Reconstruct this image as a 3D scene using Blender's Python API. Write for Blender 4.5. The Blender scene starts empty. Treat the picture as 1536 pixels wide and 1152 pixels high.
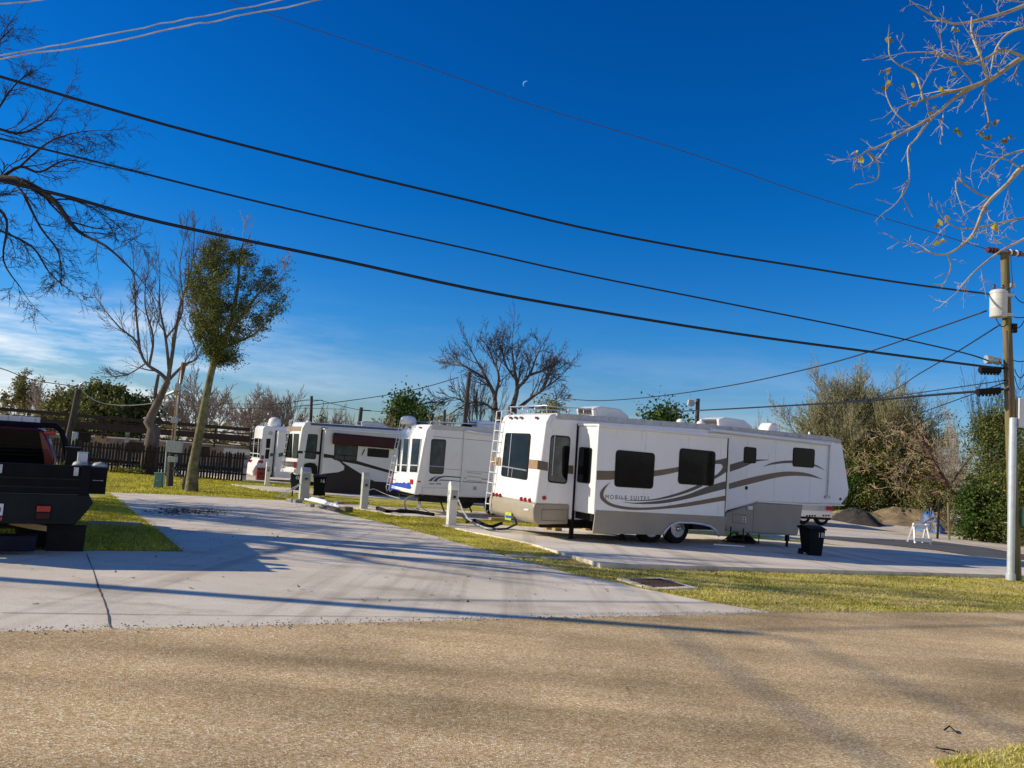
import bpy, bmesh, math, random
import numpy as np
from mathutils import Vector, Matrix
random.seed(7)
R=math.radians
scene=bpy.context.scene
C=scene.collection
# ------------------------------------------------------------------ camera model (used to survey points on known planes)
F=1150.; EYE=1.6
TH=math.atan(0.0668)
PI_=math.atan(((640+0.0668*(768-259))-576)*math.cos(TH)/F)
def ray(x,y):
    u=x-768; v=576-y; c,s=math.cos(TH),math.sin(TH)
    u2=c*u-s*v; v2=s*u+c*v
    return Vector((u2,F*math.cos(PI_)-v2*math.sin(PI_),F*math.sin(PI_)+v2*math.cos(PI_)))
def gz(x,y): return -(.035*max(-30,min(y,52))+.012*max(-60,min(x,60)))
def G(x,y,h=0):
    r=ray(x,y); lo,hi=0.,0.6
    for _ in range(50):
        m=(lo+hi)/2
        if EYE+r.z*m-h-gz(r.x*m,r.y*m)>0: lo=m
        else: hi=m
    return (r.x*m,r.y*m)
def AT(x,y,Y):
    r=ray(x,y); t=Y/r.y; return Vector((r.x*t,Y,EYE+r.z*t))
def ONV(x,y,A,B):                      # point on the vertical plane through A and B
    r=ray(x,y); n=(B[1]-A[1],-(B[0]-A[0]))
    t=(A[0]*n[0]+A[1]*n[1])/(r.x*n[0]+r.y*n[1]); return Vector((r.x*t,r.y*t,EYE+r.z*t))
class Frame:
    def __init__(s,px,py,D,az):
        r=ray(px,py); t=D/r.y; s.ox,s.oy=r.x*t,D; s.z0=gz(s.ox,s.oy); a=R(az); s.rz=R(90-az)
        s.d=(math.sin(a),math.cos(a)); s.n=(-math.cos(a),math.sin(a))
    def _l(s,p):
        dx,dy=p.x-s.ox,p.y-s.oy
        return Vector((dx*s.d[0]+dy*s.d[1],dx*s.n[0]+dy*s.n[1],p.z-s.z0))
    def hit(s,px,py,nx,ny,nz,c):       # local plane nx*x+ny*y+nz*z=c
        o=s._l(Vector((0,0,EYE))); q=s._l(Vector((0,0,EYE))+ray(px,py)); v=q-o
        n=Vector((nx,ny,nz)); t=(c-o.dot(n))/v.dot(n); return o+v*t
    def side(s,p,off=0): return s.hit(p[0],p[1],0,1,0,off)
    def rear(s,p,x0=0,k=0): return s.hit(p[0],p[1],1,0,-k,x0)
    def world(s,x,y,z): return Vector((s.ox+s.d[0]*x+s.n[0]*y,s.oy+s.d[1]*x+s.n[1]*y,s.z0+z))
def zm(x0,y0,k): return lambda x,y:(x0+x/k,y0+y/k)
# ------------------------------------------------------------------ materials
def new_mat(name):
    m=bpy.data.materials.new(name); m.use_nodes=True; nt=m.node_tree; return m,nt,nt.nodes['Principled BSDF']
def N(nt,t,**k):
    n=nt.nodes.new(t)
    for a,b in k.items():
        if a.startswith('i_'):
            key=a[2:].replace('_',' '); n.inputs[int(key) if key.isdigit() else key].default_value=b
        else: setattr(n,a,b)
    return n
def ramp(nt,stops,fac=None,interp='LINEAR'):
    r=nt.nodes.new('ShaderNodeValToRGB'); r.color_ramp.interpolation=interp; e=r.color_ramp.elements
    while len(e)>1: e.remove(e[-1])
    e[0].position=stops[0][0]; e[0].color=(*stops[0][1],1)
    for p,c in stops[1:]:
        q=e.new(p); q.color=(*c,1)
    if fac is not None: nt.links.new(fac,r.inputs[0])
    return r
def mixc(nt,fac,a,b,mode='MIX'):
    n=nt.nodes.new('ShaderNodeMix'); n.data_type='RGBA'; n.blend_type=mode
    for i,v in ((0,fac),(6,a),(7,b)):
        if isinstance(v,(int,float)): n.inputs[i].default_value=v
        elif isinstance(v,tuple): n.inputs[i].default_value=(*v,1)
        else: nt.links.new(v,n.inputs[i])
    return n.outputs[2]
def noise(nt,vec,scale,detail=4,rough=.55,scl=None):
    if scl:
        mp=N(nt,'ShaderNodeMapping'); mp.inputs['Scale'].default_value=scl; nt.links.new(vec,mp.inputs[0]); vec=mp.outputs[0]
    n=N(nt,'ShaderNodeTexNoise',i_Scale=scale,i_Detail=detail,i_Roughness=rough); nt.links.new(vec,n.inputs['Vector']); return n.outputs['Fac']
def tco(nt,k='Object'): return nt.nodes.new('ShaderNodeTexCoord').outputs[k]
def bump(nt,bs,h,strength=.3,dist=.01):
    b=N(nt,'ShaderNodeBump',i_Strength=strength,i_Distance=dist); nt.links.new(h,b.inputs['Height']); nt.links.new(b.outputs[0],bs.inputs['Normal'])
def simple(name,col,rough=.6,metal=0.,var=.25,scale=4.,bmp=0.,scl=None,coat=0.,dirt=None,bscale=None):
    m,nt,bs=new_mat(name); v=tco(nt); f=noise(nt,v,scale,5,.6,scl)
    a=tuple(c*(1-var) for c in col); b=tuple(min(1,c*(1+var)) for c in col)
    r=ramp(nt,[(.3,a),(.7,b)],f); out=r.outputs[0]
    if dirt:
        f2=noise(nt,v,dirt[1],6,.65,dirt[2]); r2=ramp(nt,[(dirt[3],(0,0,0)),(dirt[3]+.22,(1,1,1))],f2)
        out=mixc(nt,r2.outputs[0],out,dirt[0])
    nt.links.new(out,bs.inputs['Base Color']); bs.inputs['Roughness'].default_value=rough; bs.inputs['Metallic'].default_value=metal
    bs.inputs['Coat Weight'].default_value=coat
    if bmp: bump(nt,bs,noise(nt,v,bscale or scale*6,4),bmp,.02)
    return m
M={}
M['rv_white']=simple('rv_white',(.85,.85,.84),.32,var=.03,scale=1.2,coat=.2,dirt=((.60,.58,.53),3,(1.6,1.6,.22),.60))
M['rv_cap']=simple('rv_cap',(.86,.85,.82),.35,var=.03,scale=1.5,coat=.2)
M['rv_cream']=simple('rv_cream',(.77,.77,.75),.35,var=.04,scale=1.5,coat=.2,dirt=((.5,.48,.44),3,(2,2,.25),.62))
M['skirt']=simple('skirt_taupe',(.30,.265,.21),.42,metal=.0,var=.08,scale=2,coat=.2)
M['skirt_lit']=simple('skirt_taupe_lit',(.36,.31,.23),.42,metal=.0,var=.08,scale=2,coat=.2)  # same skirt paint, its colour lightened to look sunlit on the rear
M['trim']=simple('roof_trim',(.52,.51,.48),.6,var=.15,scale=3,dirt=((.25,.235,.19),7,(1,1,1),.52))
M['brown']=simple('decal_brown',(.155,.11,.07),.35,var=.12,scale=6)
M['brownd']=simple('decal_dark',(.085,.072,.062),.35,var=.12,scale=6)
M['tan']=simple('decal_tan',(.33,.215,.11),.4,var=.1,scale=6)
M['maroon']=simple('decal_maroon',(.009,.003,.004),.5,var=.3,scale=3)
M['awn']=simple('awning_maroon',(.045,.004,.006),.7,var=.3,scale=3)
M['blue']=simple('decal_blue',(.03,.07,.17),.35,var=.3,scale=6)
M['bluebr']=simple('decal_bright_blue',(.01,.06,.42),.4,var=.5,scale=8)
M['black']=simple('black_plastic',(.012,.012,.013),.5,var=.3,scale=8)
M['rubber']=simple('tyre_rubber',(.018,.018,.018),.85,var=.4,scale=12,bmp=.2)
M['under']=simple('dark_steel',(.022,.021,.02),.7,var=.5,scale=6)
M['chrome']=simple('polished_alloy',(.62,.62,.62),.22,metal=.9,var=.1,scale=10)
M['alu']=simple('aluminium',(.62,.63,.64),.35,metal=.55,var=.08,scale=6)
M['whitep']=simple('white_paint',(.8,.8,.78),.4,var=.05,scale=5)
M['red']=simple('red_lens',(.42,.006,.012),.2,var=.3,scale=20,coat=.5)
M['redp']=simple('red_car_paint',(.20,.004,.006),.25,var=.1,scale=3,coat=.8)
M['truckg']=simple('truck_bed_paint',(.014,.019,.020),.65,var=.3,scale=4,bmp=.1)
M['truckd']=simple('truck_side_board',(.006,.007,.010),.7,var=.5,scale=5)
M['truckblue']=simple('truck_bumper',(.006,.010,.025),.45,var=.4,scale=5)
M['bin']=simple('bin_plastic',(.004,.006,.010),.6,var=.3,scale=6)
M['ped']=simple('pedestal_steel',(.50,.52,.49),.45,var=.08,scale=6,dirt=((.3,.33,.33),6,(1,1,.4),.6))
M['pedw']=simple('pedestal_white',(.76,.76,.72),.45,var=.06,scale=6,dirt=((.5,.52,.5),6,(1,1,.4),.6))
M['galv']=simple('galvanised',(.42,.47,.5),.4,metal=.4,var=.2,scale=12)
M['conduit']=simple('conduit',(.60,.66,.72),.4,metal=.35,var=.1,scale=8)
M['greenbox']=simple('green_box',(.13,.27,.22),.55,var=.1,scale=5)
M['pole']=simple('pole_wood',(.19,.16,.065),.85,var=.45,scale=9,scl=(1,1,.08),bmp=.6,bscale=30)
M['poled']=simple('pole_wood_dark',(.06,.05,.04),.85,var=.45,scale=9,scl=(1,1,.1),bmp=.5)
M['polered']=simple('pole_wood_orange',(.20,.095,.028),.85,var=.45,scale=7,scl=(1,1,.15),bmp=.5)
M['wire']=simple('cable_black',(.01,.01,.012),.5,var=.1)
M['wiref']=simple('cable_weathered',(.06,.07,.09),.5,var=.1)
M['wirew']=simple('cable_bare',(.55,.57,.62),.35,metal=.5,var=.4,scale=3)
M['brownins']=simple('insulator_glaze',(.10,.03,.018),.15,var=.3,scale=10,coat=.5)
M['trafo']=simple('transformer_paint',(.62,.62,.60),.4,var=.05,dirt=((.16,.10,.06),7,(1,1,.3),.6))
M['fence']=simple('fence_wood',(.030,.022,.015),.9,var=.6,scale=6,scl=(1,1,.15),bmp=.4)
M['rust']=simple('rusty_steel',(.028,.016,.012),.8,var=.5,scale=6)
M['wall']=simple('weathered_wall',(.27,.22,.17),.9,var=.35,scale=1.2,dirt=((.035,.028,.022),1.6,(.35,1,1.7),.5))
M['wood']=simple('lumber',(.42,.28,.13),.8,var=.25,scale=10,scl=(.2,1,1))
M['block']=simple('cement_block',(.30,.28,.25),.95,var=.25,scale=12,bmp=.5)
M['pvc']=simple('pvc_pipe',(.82,.82,.84),.35,var=.04)
M['hose']=simple('grey_hose',(.35,.36,.35),.6,var=.2)
M['tarp']=simple('blue_tarp',(.07,.16,.36),.5,var=.5,scale=3,bmp=.4)
M['soil']=simple('dark_soil',(.035,.028,.022),.95,var=.5,scale=2,bmp=1.,bscale=8)
M['mound']=simple('dry_mound',(.23,.165,.085),.95,var=.5,scale=1.1,dirt=((.10,.12,.03),.7,(1,1,1),.5),bmp=1.,bscale=5)
M['bark']=simple('bark_grey',(.24,.185,.14),.9,var=.5,scale=4,bmp=.8,scl=(1,1,.4),bscale=12)
M['barkd']=simple('bark_dark',(.035,.026,.022),.9,var=.5,scale=4,bmp=.6)
M['barkw']=simple('bark_pale',(.42,.35,.22),.8,var=.45,scale=5,bmp=.4)
M['barkl']=simple('bark_lichen',(.17,.16,.075),.9,var=.6,scale=5,bmp=.8,dirt=((.09,.06,.04),5,(1,1,.5),.5),bscale=14)
M['bark1']=simple('bark_brown',(.15,.115,.085),.9,var=.5,scale=4,bmp=.8,scl=(1,1,.4),bscale=12)
M['twig1']=simple('twig_brown',(.13,.095,.08),.9,var=.3,scale=1)
M['bark7']=simple('bark_far',(.10,.085,.08),.9,var=.3,scale=1)
M['twig7']=simple('twig_far',(.085,.078,.082),.9,var=.3,scale=1)
M['barkf']=simple('bark_fallen',(.17,.09,.055),.9,var=.5,scale=3,bmp=.6)
M['twigf']=simple('twig_dry',(.36,.27,.15),.9,var=.4,scale=1)
M['twigp']=simple('twig_pinkish',(.35,.29,.235),.9,var=.3,scale=1)
M['twigt']=simple('twig_tan',(.42,.31,.18),.9,var=.35,scale=1)
M['twigh']=simple('twig_hazy',(.28,.26,.15),.9,var=.3,scale=1)
M['twigo']=simple('twig_olive',(.33,.29,.12),.9,var=.35,scale=1)
M['plate']=simple('plate_white',(.75,.77,.8),.4,var=.03)
M['yel']=simple('plate_yellow_green',(.45,.55,.06),.4,var=.3,scale=12)
M['ink']=simple('dark_ink',(.03,.035,.07),.5,var=.1)
M['inkw']=simple('white_marker',(.70,.75,.78),.6,var=.1)
M['screen']=simple('screen_grey',(.33,.36,.38),.5,var=.1)
M['grate']=simple('grate_rust',(.055,.028,.018),.8,var=.4,scale=20)
def glass(name,tint=(.004,.005,.006),rough=.06):
    m,nt,bs=new_mat(name); v=tco(nt)
    f=noise(nt,v,3.5,6,.7); r=ramp(nt,[(.45,tint),(.70,tuple(t*1.8+.002 for t in tint)),(.85,tuple(t*3 for t in tint))],f)
    nt.links.new(r.outputs[0],bs.inputs['Base Color']); bs.inputs['Roughness'].default_value=rough; bs.inputs['Specular IOR Level'].default_value=.14
    bump(nt,bs,noise(nt,v,1.3,2),.12,.02); return m
M['glass']=glass('dark_window_glass'); M['glassg']=glass('grey_window_glass',(.05,.062,.058),.08)
M['glassb']=glass('blinded_window_glass',(.10,.11,.10),.08)
def leaf_mat(name,cols,trans=.25,rough=.55):
    m,nt,bs=new_mat(name); g=nt.nodes.new('ShaderNodeNewGeometry')
    n=len(cols); r=ramp(nt,[(i/(n-1) if n>1 else 0,c) for i,c in enumerate(cols)],g.outputs['Random Per Island'])
    v=tco(nt); f=noise(nt,v,.9,3); rr=ramp(nt,[(.35,(.62,.62,.62)),(.65,(1.15,1.15,1.15))],f)
    o=mixc(nt,1.0,r.outputs[0],rr.outputs[0],'MULTIPLY')
    nt.links.new(o,bs.inputs['Base Color']); bs.inputs['Roughness'].default_value=rough
    if trans:
        t=nt.nodes.new('ShaderNodeBsdfTranslucent'); nt.links.new(o,t.inputs[0]); mx=nt.nodes.new('ShaderNodeMixShader'); mx.inputs[0].default_value=trans
        out=nt.nodes['Material Output']; nt.links.new(bs.outputs[0],mx.inputs[1]); nt.links.new(t.outputs[0],mx.inputs[2]); nt.links.new(mx.outputs[0],out.inputs[0])
    return m
M['leafd']=leaf_mat('leaf_dark',[(.04,.065,.014),(.08,.12,.024),(.14,.18,.04),(.21,.22,.06),(.17,.12,.04)])
M['leafg']=leaf_mat('leaf_green',[(.03,.06,.012),(.07,.13,.022),(.12,.18,.035)])
M['leafo']=leaf_mat('leaf_olive',[(.11,.11,.03),(.17,.165,.045),(.24,.22,.07),(.32,.27,.10)])
M['leafr']=leaf_mat('leaf_olive_green',[(.13,.14,.03),(.20,.22,.045),(.28,.28,.07),(.36,.32,.11)])
M['leafy']=leaf_mat('leaf_yellowing',[(.50,.55,.06),(.75,.62,.08),(.55,.28,.06),(.35,.42,.06)],.5)
M['grass1']=leaf_mat('grass_blades',[(.32,.33,.03),(.52,.50,.05),(.72,.62,.12),(.85,.73,.24),(.90,.79,.38)],.5)
M['grass2']=leaf_mat('grass_blades_green',[(.30,.31,.025),(.50,.47,.04),(.68,.60,.07),(.76,.66,.14)],.45)
# ground surfaces (world-size textures: the sheets keep their origin at the world origin)
def tan_patches(m,col,lo,hi):
    nt=m.node_tree; bs=nt.nodes['Principled BSDF']; lk=bs.inputs['Base Color'].links[0]; src=lk.from_socket; v=tco(nt)
    f=noise(nt,v,.55,6,.7); r=ramp(nt,[(lo,(0,0,0)),(hi,(.8,.8,.8))],f); nt.links.new(mixc(nt,r.outputs[0],src,col),bs.inputs['Base Color'])
tan_patches(M['grass1'],(.82,.68,.34),.43,.58); tan_patches(M['grass2'],(.50,.42,.14),.55,.72)
def lawn_mat():
    m,nt,bs=new_mat('lawn'); v=tco(nt); f=noise(nt,v,.55,6,.7); r=ramp(nt,[(.32,(.26,.27,.03)),(.47,(.44,.41,.06)),(.60,(.72,.58,.22)),(.75,(.82,.66,.36))],f)
    f2=noise(nt,v,22,4); r2=ramp(nt,[(.35,(.62,.60,.58)),(.65,(1.25,1.25,1.25))],f2)
    nt.links.new(mixc(nt,1.,r.outputs[0],r2.outputs[0],'MULTIPLY'),bs.inputs['Base Color']); bs.inputs['Roughness'].default_value=.95
    bump(nt,bs,f2,.4,.02); return m
def gravel_mat():
    m,nt,bs=new_mat('gravel_lot'); v=tco(nt); f=noise(nt,v,.18,6,.65); r=ramp(nt,[(.3,(.56,.44,.30)),(.45,(.76,.64,.48)),(.7,(.88,.77,.60))],f)
    f3=noise(nt,v,.10,5,.6,(1,2.2,1)); r3=ramp(nt,[(.62,(0,0,0)),(.70,(.8,.8,.8))],f3)
    f2=noise(nt,v,14,4); r2=ramp(nt,[(.3,(.65,.65,.65)),(.7,(1.1,1.1,1.1))],f2)
    o=mixc(nt,r3.outputs[0],r.outputs[0],(.26,.24,.07))
    nt.links.new(mixc(nt,1.,o,r2.outputs[0],'MULTIPLY'),bs.inputs['Base Color']); bs.inputs['Roughness'].default_value=.95
    bump(nt,bs,f2,.6,.03); return m
def road_mat():
    m,nt,bs=new_mat('chip_seal_road'); v=tco(nt)
    vo=N(nt,'ShaderNodeTexVoronoi',i_Scale=92.); nt.links.new(v,vo.inputs['Vector'])
    sep=nt.nodes.new('ShaderNodeSeparateColor'); nt.links.new(vo.outputs['Color'],sep.inputs[0])
    r=ramp(nt,[(0,(.37,.245,.115)),(.35,(.57,.40,.20)),(.65,(.70,.505,.26)),(.88,(.82,.62,.36)),(.98,(.97,.87,.62))],sep.outputs[0])
    f=noise(nt,v,.5,6,.6,(1,1,1)); r2=ramp(nt,[(.28,(.66,.64,.62)),(.5,(1.0,1,1)),(.72,(1.25,1.23,1.18))],f)
    o=mixc(nt,1.,r.outputs[0],r2.outputs[0],'MULTIPLY')
    # tyre-worn streaks along the road
    mp=N(nt,'ShaderNodeMapping'); mp.inputs['Rotation'].default_value=(0,0,R(-29)); mp.inputs['Scale'].default_value=(.10,1.1,1); nt.links.new(v,mp.inputs[0])
    fs=noise(nt,mp.outputs[0],1.1,3); rs=ramp(nt,[(.35,(.72,.71,.70)),(.6,(1.08,1.08,1.08))],fs); o=mixc(nt,1.,o,rs.outputs[0],'MULTIPLY')
    # cracks
    ds=N(nt,'ShaderNodeTexNoise',i_Scale=1.6,i_Detail=5.); nt.links.new(v,ds.inputs['Vector'])
    av=nt.nodes.new('ShaderNodeVectorMath'); av.operation='MULTIPLY_ADD'; nt.links.new(ds.outputs['Color'],av.inputs[0]); av.inputs[1].default_value=(.7,.7,.7); nt.links.new(v,av.inputs[2])
    vc=N(nt,'ShaderNodeTexVoronoi',i_Scale=.62,feature='DISTANCE_TO_EDGE'); nt.links.new(av.outputs[0],vc.inputs['Vector'])
    cr=ramp(nt,[(.0,(1,1,1)),(.007,(.8,.8,.8)),(.012,(0,0,0))],vc.outputs['Distance'])
    mk=ramp(nt,[(.60,(0,0,0)),(.72,(.8,.8,.8))],noise(nt,v,.9,3)); cm=mixc(nt,1.,cr.outputs[0],mk.outputs[0],'MULTIPLY')
    o=mixc(nt,cm,o,(.06,.04,.025)); nt.links.new(o,bs.inputs['Base Color']); bs.inputs['Roughness'].default_value=.8
    bump(nt,bs,vo.outputs['Distance'],.35,.008); bs.inputs['Specular IOR Level'].default_value=.3; return m
def conc_mat(name,c0,c1,stain,joint=True):
    m,nt,bs=new_mat(name); v=tco(nt); f=noise(nt,v,.45,7,.65); r=ramp(nt,[(.3,c0),(.65,c1)],f)
    f2=noise(nt,v,.8,6,.7,(1,1.8,1)); r2=ramp(nt,[(.56,(0,0,0)),(.75,(.7,.7,.7))],f2); o=mixc(nt,r2.outputs[0],r.outputs[0],stain)
    f3=noise(nt,v,55,3); r3=ramp(nt,[(.3,(.84,.84,.84)),(.7,(1.08,1.08,1.08))],f3); o=mixc(nt,1.,o,r3.outputs[0],'MULTIPLY')
    f5=noise(nt,v,5.5,2,.5,(1,1,1)); r5=ramp(nt,[(.735,(0,0,0)),(.755,(.75,.75,.75))],f5); o=mixc(nt,r5.outputs[0],o,(.10,.075,.05))
    f6=noise(nt,v,.33,5,.6,(1,2.6,1)); r6=ramp(nt,[(.30,(.70,.69,.68)),(.46,(1,1,1)),(.8,(1.06,1.06,1.06))],f6); o=mixc(nt,1.,o,r6.outputs[0],'MULTIPLY')
    mp=N(nt,'ShaderNodeMapping'); mp.inputs['Rotation'].default_value=(0,0,R(38)); mp.inputs['Scale'].default_value=(2.2,.07,1); nt.links.new(v,mp.inputs[0])
    f7=noise(nt,mp.outputs[0],1.3,4); r7=ramp(nt,[(.36,(.80,.79,.78)),(.5,(1,1,1))],f7); o=mixc(nt,1.,o,r7.outputs[0],'MULTIPLY')
    if joint:
        ds=N(nt,'ShaderNodeTexNoise',i_Scale=1.2,i_Detail=6.); nt.links.new(v,ds.inputs['Vector'])
        av=nt.nodes.new('ShaderNodeVectorMath'); av.operation='MULTIPLY_ADD'; nt.links.new(ds.outputs['Color'],av.inputs[0]); av.inputs[1].default_value=(.35,.35,.35); nt.links.new(v,av.inputs[2])
        vc=N(nt,'ShaderNodeTexVoronoi',i_Scale=.22,feature='DISTANCE_TO_EDGE'); nt.links.new(av.outputs[0],vc.inputs['Vector'])
        cr=ramp(nt,[(.0,(.8,.8,.8)),(.0025,(.6,.6,.6)),(.0045,(0,0,0))],vc.outputs['Distance']); o=mixc(nt,cr.outputs[0],o,(.13,.11,.09))
    nt.links.new(o,bs.inputs['Base Color']); bs.inputs['Roughness'].default_value=.85; bump(nt,bs,f3,.25,.01); return m
M['lawn']=lawn_mat(); M['gravel']=gravel_mat(); M['road']=road_mat()
M['conc']=conc_mat('driveway_concrete',(.68,.585,.45),(.88,.775,.61),(.46,.365,.265),False)
M['pad']=conc_mat('pad_concrete',(.70,.61,.49),(.86,.77,.63),(.48,.38,.27),False)
M['asph']=simple('old_asphalt',(.13,.125,.125),.9,var=.2,scale=1,bmp=.4,bscale=30)
M['curb']=simple('slab_edge',(.17,.155,.14),.9,var=.3,scale=3)
for k_ in ('lawn','gravel','road','conc','pad','asph','curb'): M[k_].node_tree.nodes['Principled BSDF'].inputs['Specular IOR Level'].default_value=.06
for k_ in ('grass1','grass2','leafd','leafg','leafo','leafr'): M[k_].node_tree.nodes['Principled BSDF'].inputs['Specular IOR Level'].default_value=.2
# ------------------------------------------------------------------ mesh helper
class MB:
    def __init__(s): s.v=[]; s.f=[]
    def add(s,vs,fs):
        b=len(s.v); s.v+=[tuple(p) for p in vs]; s.f+=[tuple(i+b for i in f) for f in fs]; return s
    def box(s,x0,x1,y0,y1,z0,z1,tap=0):
        vs=[(x0,y0,z0),(x1,y0,z0),(x1,y1,z0),(x0,y1,z0),(x0+tap,y0+tap,z1),(x1-tap,y0+tap,z1),(x1-tap,y1-tap,z1),(x0+tap,y1-tap,z1)]
        return s.add(vs,[(0,3,2,1),(4,5,6,7),(0,1,5,4),(1,2,6,5),(2,3,7,6),(3,0,4,7)])
    def prism(s,a,b):                     # two matching rings of points -> closed solid
        n=len(a); return s.add(list(a)+list(b),[tuple(range(n))[::-1],tuple(range(n,2*n))]+[(i,(i+1)%n,n+(i+1)%n,n+i) for i in range(n)])
    def prism_y(s,poly,y0,y1): return s.prism([(x,y0,z) for x,z in poly],[(x,y1,z) for x,z in poly])
    def prism_x(s,poly,x0,x1): return s.prism([(x0,y,z) for y,z in poly],[(x1,y,z) for y,z in poly])
    def prism_z(s,poly,z0,z1): return s.prism([(x,y,z0) for x,y in poly],[(x,y,z1) for x,y in poly])
    def tube(s,path,r,n=6,cap=True):
        path=[Vector(p) for p in path]; m=len(path)
        rs=r if isinstance(r,(list,tuple)) else [r]*m
        b=len(s.v); prev=None
        for i,p in enumerate(path):
            t=(path[min(i+1,m-1)]-path[max(i-1,0)]);
            if t.length<1e-9: t=Vector((0,0,1))
            t.normalize()
            if prev is None:
                u=t.cross(Vector((0,0,1)));
                if u.length<.1: u=t.cross(Vector((1,0,0)))
            else: u=prev-t*prev.dot(t)
            if u.length<1e-6: u=t.orthogonal()
            u.normalize(); prev=u; w=t.cross(u)
            for k in range(n):
                a=2*math.pi*k/n; q=p+(u*math.cos(a)+w*math.sin(a))*rs[i]; s.v.append((q.x,q.y,q.z))
        for i in range(m-1):
            for k in range(n):
                k2=(k+1)%n; s.f.append((b+i*n+k,b+i*n+k2,b+(i+1)*n+k2,b+(i+1)*n+k))
        if cap and n>3:
            s.f.append(tuple(b+k for k in range(n))[::-1]); s.f.append(tuple(b+(m-1)*n+k for k in range(n)))
        return s
    def lathe(s,prof,center,axis='z',n=24):   # prof: (radius, height)
        b=len(s.v); cx,cy,cz=center
        for r,h in prof:
            for k in range(n):
                a=2*math.pi*k/n; p,q=r*math.cos(a),r*math.sin(a)
                s.v.append((cx+p,cy+q,cz+h) if axis=='z' else ((cx+p,cy+h,cz+q) if axis=='y' else (cx+h,cy+p,cz+q)))
        for i in range(len(prof)-1):
            for k in range(n):
                k2=(k+1)%n; s.f.append((b+i*n+k,b+i*n+k2,b+(i+1)*n+k2,b+(i+1)*n+k))
        s.f.append(tuple(b+k for k in range(n))[::-1]); s.f.append(tuple(b+(len(prof)-1)*n+k for k in range(n)))
        return s
    def blob(s,c,rx,ry,rz,n=10,m=6,jit=0.,zmin=-1):
        pr=[]
        b=len(s.v)
        for i in range(m+1):
            ph=math.pi*i/m-math.pi/2; ph=max(ph,math.asin(zmin))
            for k in range(n):
                a=2*math.pi*k/n; j=1+random.uniform(-jit,jit)
                s.v.append((c[0]+rx*math.cos(ph)*math.cos(a)*j,c[1]+ry*math.cos(ph)*math.sin(a)*j,c[2]+rz*math.sin(ph)*j))
        for i in range(m):
            for k in range(n):
                k2=(k+1)%n; s.f.append((b+i*n+k,b+i*n+k2,b+(i+1)*n+k2,b+(i+1)*n+k))
        return s
    def build(s,name,mat,parent=None,bevel=0,smooth=False,seg=3,fix=True):
        me=bpy.data.meshes.new(name); me.from_pydata(s.v,[],s.f); me.update()
        if fix and len(s.v)<60000:
            bm=bmesh.new(); bm.from_mesh(me); bmesh.ops.recalc_face_normals(bm,faces=bm.faces); bm.to_mesh(me); bm.free()
        me.materials.append(mat if not isinstance(mat,str) else M[mat])
        o=bpy.data.objects.new(name,me); C.objects.link(o)
        if parent: o.parent=parent
        if bevel:
            bv=o.modifiers.new('bevel','BEVEL'); bv.width=bevel; bv.segments=seg; bv.limit_method='ANGLE'; bv.angle_limit=R(35); bv.harden_normals=False
        if smooth or bevel:
            for p in me.polygons: p.use_smooth=True
            if bevel or smooth=='auto':
                try:
                    me.set_sharp_from_angle(angle=R(40))
                except Exception: pass
        return o
def tag(o,label=None,cat=None,group=None,kind=None):
    if label: o['label']=label
    if cat: o['category']=cat
    if group: o['group']=group
    if kind: o['kind']=kind
    return o
def thing(name,label,cat,loc=(0,0,0),rz=0,group=None):
    o=bpy.data.objects.new(name,None); o.empty_display_size=.2; C.objects.link(o); o.location=loc; o.rotation_euler=(0,0,rz)
    return tag(o,label,cat,group)
def struct(o): o['kind']='structure'; return o
def gp(x,y,h=0): return (x,y,gz(x,y)+h)
def text_part(name,body,size,mat,parent,origin,xdir,updir,thick=.002,align='LEFT',spacing=1.):
    cu=bpy.data.curves.new(name,'FONT'); cu.body=body; cu.size=size; cu.extrude=thick; cu.align_x=align; cu.space_character=spacing
    ob=bpy.data.objects.new(name,cu); C.objects.link(ob); dg=bpy.context.evaluated_depsgraph_get()
    me=bpy.data.meshes.new_from_object(ob.evaluated_get(dg)); bpy.data.objects.remove(ob)
    x=Vector(xdir).normalized(); u=Vector(updir).normalized(); z=x.cross(u)
    mt=Matrix(((x.x,u.x,z.x,origin[0]),(x.y,u.y,z.y,origin[1]),(x.z,u.z,z.z,origin[2]),(0,0,0,1))); me.transform(mt)
    me.materials.clear(); me.materials.append(M[mat]); o=bpy.data.objects.new(name,me); C.objects.link(o); o.parent=parent; return o
# ------------------------------------------------------------------ ground sheets
def clip(poly,sgn,yc=52):
    out=[]; n=len(poly)
    for i in range(n):
        a,b=poly[i],poly[(i+1)%n]; ia=(a[1]-yc)*sgn<=0; ib=(b[1]-yc)*sgn<=0
        if ia: out.append(a)
        if ia!=ib:
            t=(yc-a[1])/(b[1]-a[1]); out.append((a[0]+(b[0]-a[0])*t,yc))
    return out
def sheet(name,poly,mat,h):
    mb=MB()
    for sg in (1,-1):
        p=clip(poly,sg)
        if len(p)>2: mb.add([gp(x,y,h) for x,y in p],[tuple(range(len(p)))])
    o=mb.build(name,mat,fix=False)
    me=o.data
    for pl in me.polygons:
        if pl.normal.z<0: pl.flip()
    return struct(o)
gm=MB()
xs=[-600,-60,60,600]; ys=[-200,-30,52,900]
gm.add([(x,y,gz(x,y)) for y in ys for x in xs],[(j*4+i,j*4+i+1,j*4+i+5,j*4+i+4) for j in range(3) for i in range(3)])
struct(gm.build('ground','gravel',fix=False))
road_edge=[G(*p) for p in ((0,955),(300,947),(600,939),(800,932),(1000,928),(1165,923),(1350,923),(1536,922))]
_re=[]
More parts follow.
